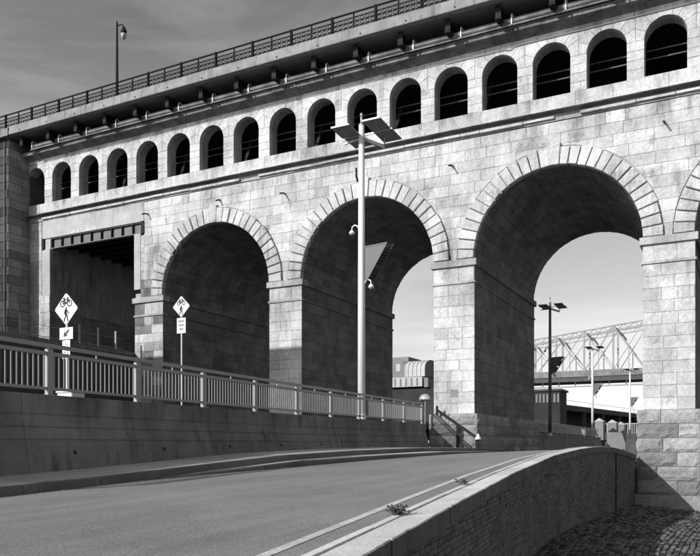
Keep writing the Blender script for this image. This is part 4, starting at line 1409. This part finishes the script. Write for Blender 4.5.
# kerb stones along the inner edge of the coping, some broken away
yy = -6.0
while yy < 37.0:
    ye = min(37.05, yy + random.uniform(1.1, 2.6))
    s0, s1 = yy + 0.01, ye - 0.014
    vs = []
    dz = random.uniform(-0.005, 0.004)
    for s in (s0, s1):
        vs += [(XRI(s), s, HRR(s) - 0.1), (XRI(s) + 0.004, s, HC(s) - 0.012 + dz), (XRI(s) + 0.012, s, HC(s) + dz), (XRI(s) + 0.105, s, HC(s) + 0.002 + dz), (XRI(s) + 0.108, s, HC(s) - 0.2)]
    MB().add(vs, [(4, 3, 2, 1, 0), (5, 6, 7, 8, 9)] + [(i, (i + 1) % 5, 5 + (i + 1) % 5, 5 + i) for i in range(5)], random.random()).build('edge_kerb_stone', 'curb_stone', bw, fixn=True)
    yy = ye

# ------------------------------------------------------------------ weeds in the joint of the coping
def weed(px, py, size, label, nb=26):
    d = 12.0
    for _ in range(20):
        X = ((px - 350) / F * d) * CT - d * ST; Yw = ((px - 350) / F * d) * ST + d * CT
        h = HC(Yw) + 0.0
        d = 0.5 * d + 0.5 * (-h * F / (py - YH))
    X, Yw = XRI(Yw) + 0.05, Yw
    h = HC(Yw) + 0.0
    t = thing('weed', (X, Yw, h), label, 'plant', 'weeds along the coping joint')
    stem, leaf = MB(), MB()
    for k in range(nb):
        a_ = random.uniform(0, 2 * math.pi); ln = size * random.uniform(0.5, 1.2); lean = random.uniform(0.3, 1.5)
        dirn = Vector((math.cos(a_) * lean, math.sin(a_) * lean * 1.3, 1.0)).normalized()
        b0 = Vector((X + random.gauss(0, 0.02), Yw + random.gauss(0, size * 0.5), h))
        b1 = b0 + dirn * ln * 0.6 + Vector((0, 0, 0.0)); b2 = b1 + (dirn + Vector((0, 0, -0.7))) * ln * 0.45
        b2.z = max(b2.z, h + 0.01)
        stem.tube([b0, b1, b2], [0.004, 0.003, 0.0015], 4, random.random())
        for q_ in range(5):
            f = random.uniform(0.25, 1)
            p = b0.lerp(b1, f * 2) if f < 0.5 else b1.lerp(b2, f * 2 - 1)
            la = random.uniform(0, 6.28); lw = size * random.uniform(0.06, 0.13); ll = size * random.uniform(0.15, 0.35)
            dv = Vector((math.cos(la), math.sin(la), random.uniform(-0.3, 0.8))).normalized(); sv = dv.cross(Vector((0, 0, 1))).normalized()
            leaf.add([p, p + dv * ll * 0.5 + sv * lw, p + dv * ll, p + dv * ll * 0.5 - sv * lw], [(0, 1, 2, 3)], random.random())
    stem.build('stems', 'weed', t)
    stuff(leaf.build('leaves', 'weed', t))
weed(388, 514, 0.15, 'larger tangled weed growing from the coping joint at the bottom centre', 40)
weed(447, 484, 0.15, 'smaller arched weed growing from the coping joint further up the road', 18)

def grit(name, label, n, fx, y0, y1, spread, side):
    m = MB()
    for _ in range(n):
        yy = y0 + (y1 - y0) * random.random() ** 1.3
        xx = fx(yy) + side * (0.01 + abs(random.gauss(0, spread)))
        h = road_h(xx, yy)
        r_ = random.uniform(0.004, 0.014)
        a_ = random.uniform(0, 6.28)
        vs = [(xx + r_ * math.cos(a_ + q_ * 1.57) * random.uniform(.7, 1.4), yy + r_ * math.sin(a_ + q_ * 1.57) * random.uniform(.7, 1.4), h - 0.002) for q_ in range(4)] + [(xx, yy, h + r_ * random.uniform(0.6, 1.2))]
        m.add(vs, [(0, 1, 4), (1, 2, 4), (2, 3, 4), (3, 0, 4)], random.random())
    o = stuff(m.build(name, 'grit', None))
    return tag(o, label, 'grit')
mat('grit', 0.16, tone=0.4)
grit('kerb_grit', 'loose grit and crumbs of dirt in the gutter by the left kerb', 900, LC2, 4, 30, 0.12, 1)
grit('kerb_grit', 'loose grit and crumbs of dirt along the coping edge on the right of the road', 1100, XRI, 3, 20, 0.10, -1)

# ------------------------------------------------------------------ stone setts of the levee
sl_list = []
rows = []
xrow = 0.0
for rI in range(48):
    off = 0.02 + rI * 0.155
    yy = 11.0 + random.uniform(0, 0.3)
    while yy < 44:
        L_ = random.uniform(0.20, 0.36)
        ym = yy + L_ / 2
        X0 = XC(min(ym, 37)) + off + 0.05 * noise.noise(Vector((ym * 0.45, rI * 0.2, 3)))
        if not (ym > 36.9 and X0 < -1.0) and X0 < 3.2:
            w = 0.155
            base = GH(X0 + w / 2)
            dz = random.uniform(-0.022, 0.022) + 0.03 * noise.noise(Vector((X0 * 0.8, ym * 0.8, 0))); t1, t2 = random.uniform(-.018, .018), random.uniform(-.016, .016)
            g_ = 0.012
            c = 0.02
            x0, x1, y0, y1 = X0 + g_ - .002 + random.uniform(0, .01), X0 + w - random.uniform(0, .012), yy + g_ * .5, yy + L_ - g_ * .5
            z = base + dz
            vs = [(x0, y0, base - 0.07), (x1, y0, base - 0.07), (x1, y1, base - 0.07), (x0, y1, base - 0.07),
                  (x0, y0, z - c), (x1, y0, z - c), (x1, y1, z - c), (x0, y1, z - c),
                  (x0 + c, y0 + c, z + t1), (x1 - c, y0 + c, z + t2), (x1 - c, y1 - c, z - t1), (x0 + c, y1 - c, z - t2)]
            fs = [(8, 9, 10, 11)] + [(k * 4 + i, k * 4 + (i + 1) % 4, k * 4 + 4 + (i + 1) % 4, k * 4 + 4 + i) for k in (0, 1) for i in range(4)]
            d = depth(X0, ym)
            fx_ = (X0 * CT + ym * ST) / d * F + 350; fy_ = YH - base / d * F
            sl_list.append(((F / d) ** 2 if (fx_ < 702 and fy_ < 558) else 0, MB().add(vs, fs, random.random())))
        yy += L_
sl_list.sort(key=lambda b: -b[0])
rest = MB()
for i, (px, mb) in enumerate(sl_list):
    if i < 298: mb.build('sett', 'sett', ground)
    else: rest.merge(mb)
stuff(rest.build('far_setts', 'sett', ground))

# ------------------------------------------------------------------ far side: steel truss bridge
TY = 300.0
tb = thing('truss_bridge', (-60, TY, -3), 'far pale steel truss road bridge crossing behind the right-hand arch', 'bridge')
def T(px, py, Y_=TY): return Vector(P(px, py, Y_))
dk0, dk1 = T(470, 385.5), T(760, 371)
hd = T(585, 379)[2]
xa, xb = T(440, 380)[0], T(800, 380)[0]
MB().box(xa, xb, TY - 1.5, TY + 12, hd - 1.0, hd + 0.9).build('deck', 'truss_dark', tb)
hA, hB = T(585, 371.5)[2], T(585, 375)[2]
MB().box(xa, xb, TY - 2.2, TY - 1.6, hd + 0.95, hA + 0.3).build('deck_girder', 'truss_mid', tb)
MB().box(xa, xb, TY - 2.0, TY - 1.4, hd - 3.2, hd - 2.7).build('bottom_chord', 'truss_paint', tb)
for side, Yt in ((0, TY - 2.0), (1, TY + 11)):
    def C(px): return T(px, 340.5 - (px - 533) * 0.185 if px > 533 else 340.5, TY)[2]
    pan = [470, 501, 529, 557, 585, 614, 645, 678, 712]
    def tx(px): return T(px, 400, TY)[0]
    top = [Vector((tx(p), Yt, max(hA + 6, T(p, 341 - (p - 533) * 0.18, TY)[2]))) for p in pan]
    bot = [Vector((tx(p), Yt, hA)) for p in pan]
    for a_, b_ in zip(top, top[1:]): 
        MB().bar(a_, b_, 0.7, 0.4).build('top_chord', 'truss_paint', tb)
        MB().bar(a_ - Vector((0, 0, 1.6)), b_ - Vector((0, 0, 1.6)), 0.5, 0.25).build('top_chord', 'truss_paint', tb)
        lac = MB()
        for k in range(6):
            p0, p1 = a_.lerp(b_, k / 6), a_.lerp(b_, (k + 1) / 6)
            dn = Vector((0, 0, -1.6))
            lac.bar(p0 + (dn if k % 2 else Vector((0, 0, 0))), p1 + (Vector((0, 0, 0)) if k % 2 else dn), 0.2, 0.2)
        lac.build('chord_lacing', 'truss_paint' if side else 'truss_mid', tb)
    for i, (a_, b_) in enumerate(zip(top, bot)):
        MB().bar(a_, b_, 0.6, 0.6).build('vertical', 'truss_paint', tb)
        MB().bar(a_ + Vector((1.2, 0, -1)), a_ + Vector((3.2, 0, -4)), 0.8, 0.6).build('knee_brace', 'truss_dark', tb)
        if i < len(pan) - 1:
            if i % 2: MB().bar(a_, bot[i + 1], 0.42, 0.42).build('diagonal', 'truss_paint', tb)
            else: MB().bar(b_, top[i + 1], 0.42, 0.42).build('diagonal', 'truss_paint', tb)
            MB().bar(b_ if i % 2 else a_, top[i + 1] if i % 2 else bot[i + 1], 0.25, 0.25).build('counter_diagonal', 'truss_paint', tb)
            mid = (bot[i] + bot[i + 1]) / 2
            ctr = (top[i] + bot[i + 1]) / 2 if i % 2 else (b_ + top[i + 1]) / 2
            MB().bar(ctr, mid, 0.28, 0.28).build('sub_diagonal', 'truss_paint' if side == 0 else 'truss_dark', tb)
for k in range(22):
    xx = xa + (xb - xa) * k / 21
    MB().box(xx - 0.15, xx + 0.15, TY - 1.9, TY - 1.5, hd - 2.8, hd - 0.95).build('hanger', 'truss_dark', tb)
for px in (470, 760):
    xx = T(px, 400)[0]
    MB().box(xx - 3, xx + 3, TY, TY + 10, -4.5, hd - 1).build('pier', 'far_wall_mid', tb)

# elevated dark trestle beside the far street
et = thing('elevated_trestle', (-33, 210, -2), 'dark elevated trestle deck on columns under the far truss bridge', 'trestle')
KT = 1.7
a0 = Vector(sign_px(530, 401, 98 * KT)); a1 = Vector(sign_px(561, 404, 104 * KT)); a2 = Vector(sign_px(634, 413, 132 * KT)); a3 = Vector(sign_px(700, 421, 190 * KT))
h0 = a1.z
for a_, b_ in ((a0, a1), (a1, a2), (a2, a3)):
    A_, B_ = Vector((a_.x, a_.y, h0 - 1.3)), Vector((b_.x, b_.y, h0 - 1.3))
    n_ = Vector((-(B_ - A_).y, (B_ - A_).x, 0)).normalized() * 7
    MB().prism([A_, B_, B_ + n_, A_ + n_], (0, 0, 1.3)).build('deck_beam', 'dark_wall', et, fixn=True)
    MB().prism([A_ + n_ * 0.9 + Vector((0, 0, -h0 - 2)), B_ + n_ * 0.9 + Vector((0, 0, -h0 - 2)), B_ + n_ + Vector((0, 0, -h0 - 2)), A_ + n_ + Vector((0, 0, -h0 - 2))], (0, 0, h0 + 2.0)).build('back_wall', 'rough_black', et, fixn=True)
    MB().tube([A_ + Vector((0, 0, 2.4)), B_ + Vector((0, 0, 2.4))], 0.05, 6).build('hand_rail', 'far_wall_light', et)
    for k in range(7):
        p = A_.lerp(B_, k / 6)
        MB().box(p.x - 0.04, p.x + 0.04, p.y - 0.04, p.y + 0.04, h0, h0 + 1.05).build('rail_post', 'far_wall_light', et)
    for k in range(4):
        p = A_.lerp(B_, (k + 0.2) / 4) + n_ * 0.1
        MB().box(p.x - 0.4, p.x + 0.4, p.y - 0.4, p.y + 0.4, -3.0, h0 - 1.3).build('column', 'dark_wall', et)
# signal house at the left end of the trestle
ql = P(528, 391, 92); qr = P(560, 391, 92)
sh = thing('signal_house', (ql[0], 92, 1), 'low dark flat-roofed building left of the far trestle, half hidden by the pier', 'building')
b0_, b1_ = P(550, 404, 92)[2], P(550, 391, 92)[2]
MB().box(ql[0], qr[0], 92, 96, -1.2, b1_).build('wall', 'rough_black', sh)
MB().box(ql[0] - 0.2, qr[0] + 0.2, 91.8, 96.2, b1_, b1_ + 0.25).build('roof', 'truss_dark', sh)
for k in range(9):
    xx = ql[0] + (qr[0] - ql[0]) * (k + 0.5) / 9
    MB().box(xx - 0.12, xx + 0.12, 91.93, 92.0, b0_ + 0.2, b1_ - 0.35).build('window_mullion', 'far_wall_mid', sh)
# three small gabled sheds by the far street
for i, (px, w, py) in enumerate(((599, 1.25, 418), (612, 1.35, 419.5), (620.5, 1.2, 421.5))):
    Yv = 121 + 5 * i
    q = P(px, py, Yv)
    lab = ('left', 'middle', 'right')[i]
    s_ = thing('gabled_shed', (q[0], Yv, 0), '%s one of three tiny pale gabled sheds beyond the far railing' % lab, 'shed', 'gabled sheds by the far street')
    hb = P(px, 432, Yv)[2] - 1.5
    he = q[2] - 0.55
    MB().box(q[0] - w / 2, q[0] + w / 2, Yv, Yv + 2.2, hb, he).build('wall', 'far_wall_mid', s_)
    MB().prism([(q[0] - w / 2 - 0.12, Yv - 0.1, he), (q[0] + w / 2 + 0.12, Yv - 0.1, he), (q[0], Yv - 0.1, q[2])], (0, 2.4, 0)).build('roof', 'far_wall_light', s_, fixn=True)
    MB().box(q[0] - 0.02, q[0] + 0.30, Yv - 0.04, Yv, hb, he - 0.7).build('door', 'far_wall_mid', s_)
# pale ramp wall and picket fence at the far right of the opening
q0, q1 = P(607, 432, 112), P(627, 445, 112)
rp = thing('ramp_wall', (q0[0], 112, -1), 'sunlit pale ramp wall dropping to the far street beside the right pier', 'ramp')
MB().prism([(q0[0], 112, -1.6), (q1[0] - 0.2, 112, -1.6), (q1[0] - 0.2, 112, q1[2] + 0.2), (q1[0] - 0.7, 112, q0[2] - 0.1), (q0[0], 112, q0[2])], (0, 0.6, 0)).build('wall', 'far_wall_mid', rp, fixn=True)
pf0, pf1 = P(605, 425, 140), P(700, 425, 140)
pf = thing('picket_fence', ((pf0[0] + pf1[0]) / 2, 140, 0), 'pale picket fence on a dark bank behind the right-hand arch', 'fence')
MB().box(pf0[0], pf1[0], 140.1, 141, -1.6, P(605, 432.5, 140)[2]).build('bank', 'dark_wall', pf)
zt, zb = P(640, 423, 140)[2], P(640, 432.5, 140)[2]
MB().box(pf0[0], pf1[0], 140.0, 140.06, zt - 0.12, zt).build('rail', 'far_wall_light', pf)
psrc = None
for k in range(46):
    xx = pf0[0] + 0.35 * k
    if psrc is None: psrc = MB().box(xx - 0.06, xx + 0.06, 140.02, 140.1, zb - 0.1, zt).build('picket', 'far_wall_light', pf)
    else: instance(psrc, 'picket', (xx, 140.06, zb - 0.1), pf)

# ------------------------------------------------------------------ buildings seen through the middle arch
Yv = 92.0
def bx2(nm, x0, x1, y0, y1, Y0, dep, mat_, par):
    a_, b_ = P(x0, y1, Y0), P(x1, y0, Y0)
    lo_ = P((x0 + x1) / 2, y1, Y0)[2]; hi_ = P((x0 + x1) / 2, y0, Y0)[2]
    return MB().box(a_[0], b_[0], Y0, Y0 + dep, lo_, hi_).build(nm, mat_, par)
vb = thing('vaulted_building', P(415, 440, Yv), 'pale barrel-roofed rooftop building behind the middle arch', 'building')
q0, q1 = P(404, 385, Yv), P(424.5, 385, Yv)
zlo, zhi = P(414, 376.5, Yv)[2], P(414, 366.5, Yv)[2]
wd = 5.2
prof = [(0, zlo), (0, zhi - 0.3)] + [(wd / 2 - wd / 2 * math.cos(t), zhi - 0.3 + 1.3 * math.sin(t)) for t in [math.pi * k / 10 for k in range(1, 10)]] + [(wd, zhi - 0.3), (wd, zlo)]
MB().prism([(q0[0], Yv + y_, z_) for y_, z_ in prof], (q1[0] - q0[0], 0, 0)).build('barrel_hall', 'far_wall_light', vb, fixn=True)
MB().prism([(q1[0] + 0.01, Yv + y_ * 0.94 + 0.15, zlo + (z_ - zlo) * 0.97) for y_, z_ in prof], (0.06, 0, 0)).build('shade_gable', 'dark_wall', vb, fixn=True)  # end plate coloured dark in place of the shade on that side
pa = bx2('parapet', 380, 422, 377.5, 387, Yv - 1.5, 8.5, 'far_wall_light', vb)
for k in range(7):
    a_ = P(384 + 5.5 * k, 386, Yv - 1.5); z0_, z1_ = P(400, 386.3, Yv - 1.5)[2], P(400, 378.5, Yv - 1.5)[2]
    MB().box(a_[0] - 0.1, a_[0] + 0.1, Yv - 1.56, Yv - 1.5, z0_, z1_).build('pilaster', 'far_wall_mid', pa)
bx2('lower_storey', 380, 436, 388.5, 440, Yv - 1.0, 8, 'rough_black', vb)
bx2('end_wall', 424, 428, 377.5, 387, Yv - 1.4, 8.2, 'far_wall_mid', vb)
rb = thing('roof_block', P(400, 440, Yv + 12), 'grey block building with stepped roof behind the barrel roof', 'building')
bx2('wall', 380, 408.5, 357.5, 440, Yv + 12, 8, 'far_wall_mid', rb)
bx2('roof_vent', 408.6, 417, 361.0, 366, Yv + 13, 3, 'dark_wall', rb)
w_ = bx2('window', 396, 400.5, 364, 371.5, Yv + 11.93, 0.06, 'far_wall_light', rb)
for k in range(4):
    bx2('window', 402 + 1.6 * k, 402.9 + 1.6 * k, 361, 363.5, Yv + 11.93, 0.06, 'glass', rb)
for k in range(6):
    xx = q0[0] + (q1[0] - q0[0]) * k / 5
    MB().prism([(xx, Yv + y_ * 1.0 - 0.02 + 0.04 * y_ / wd, z_ + 0.03) for y_, z_ in prof], (0.08, 0, 0)).build('roof_seam', 'far_wall_mid', vb, fixn=True)
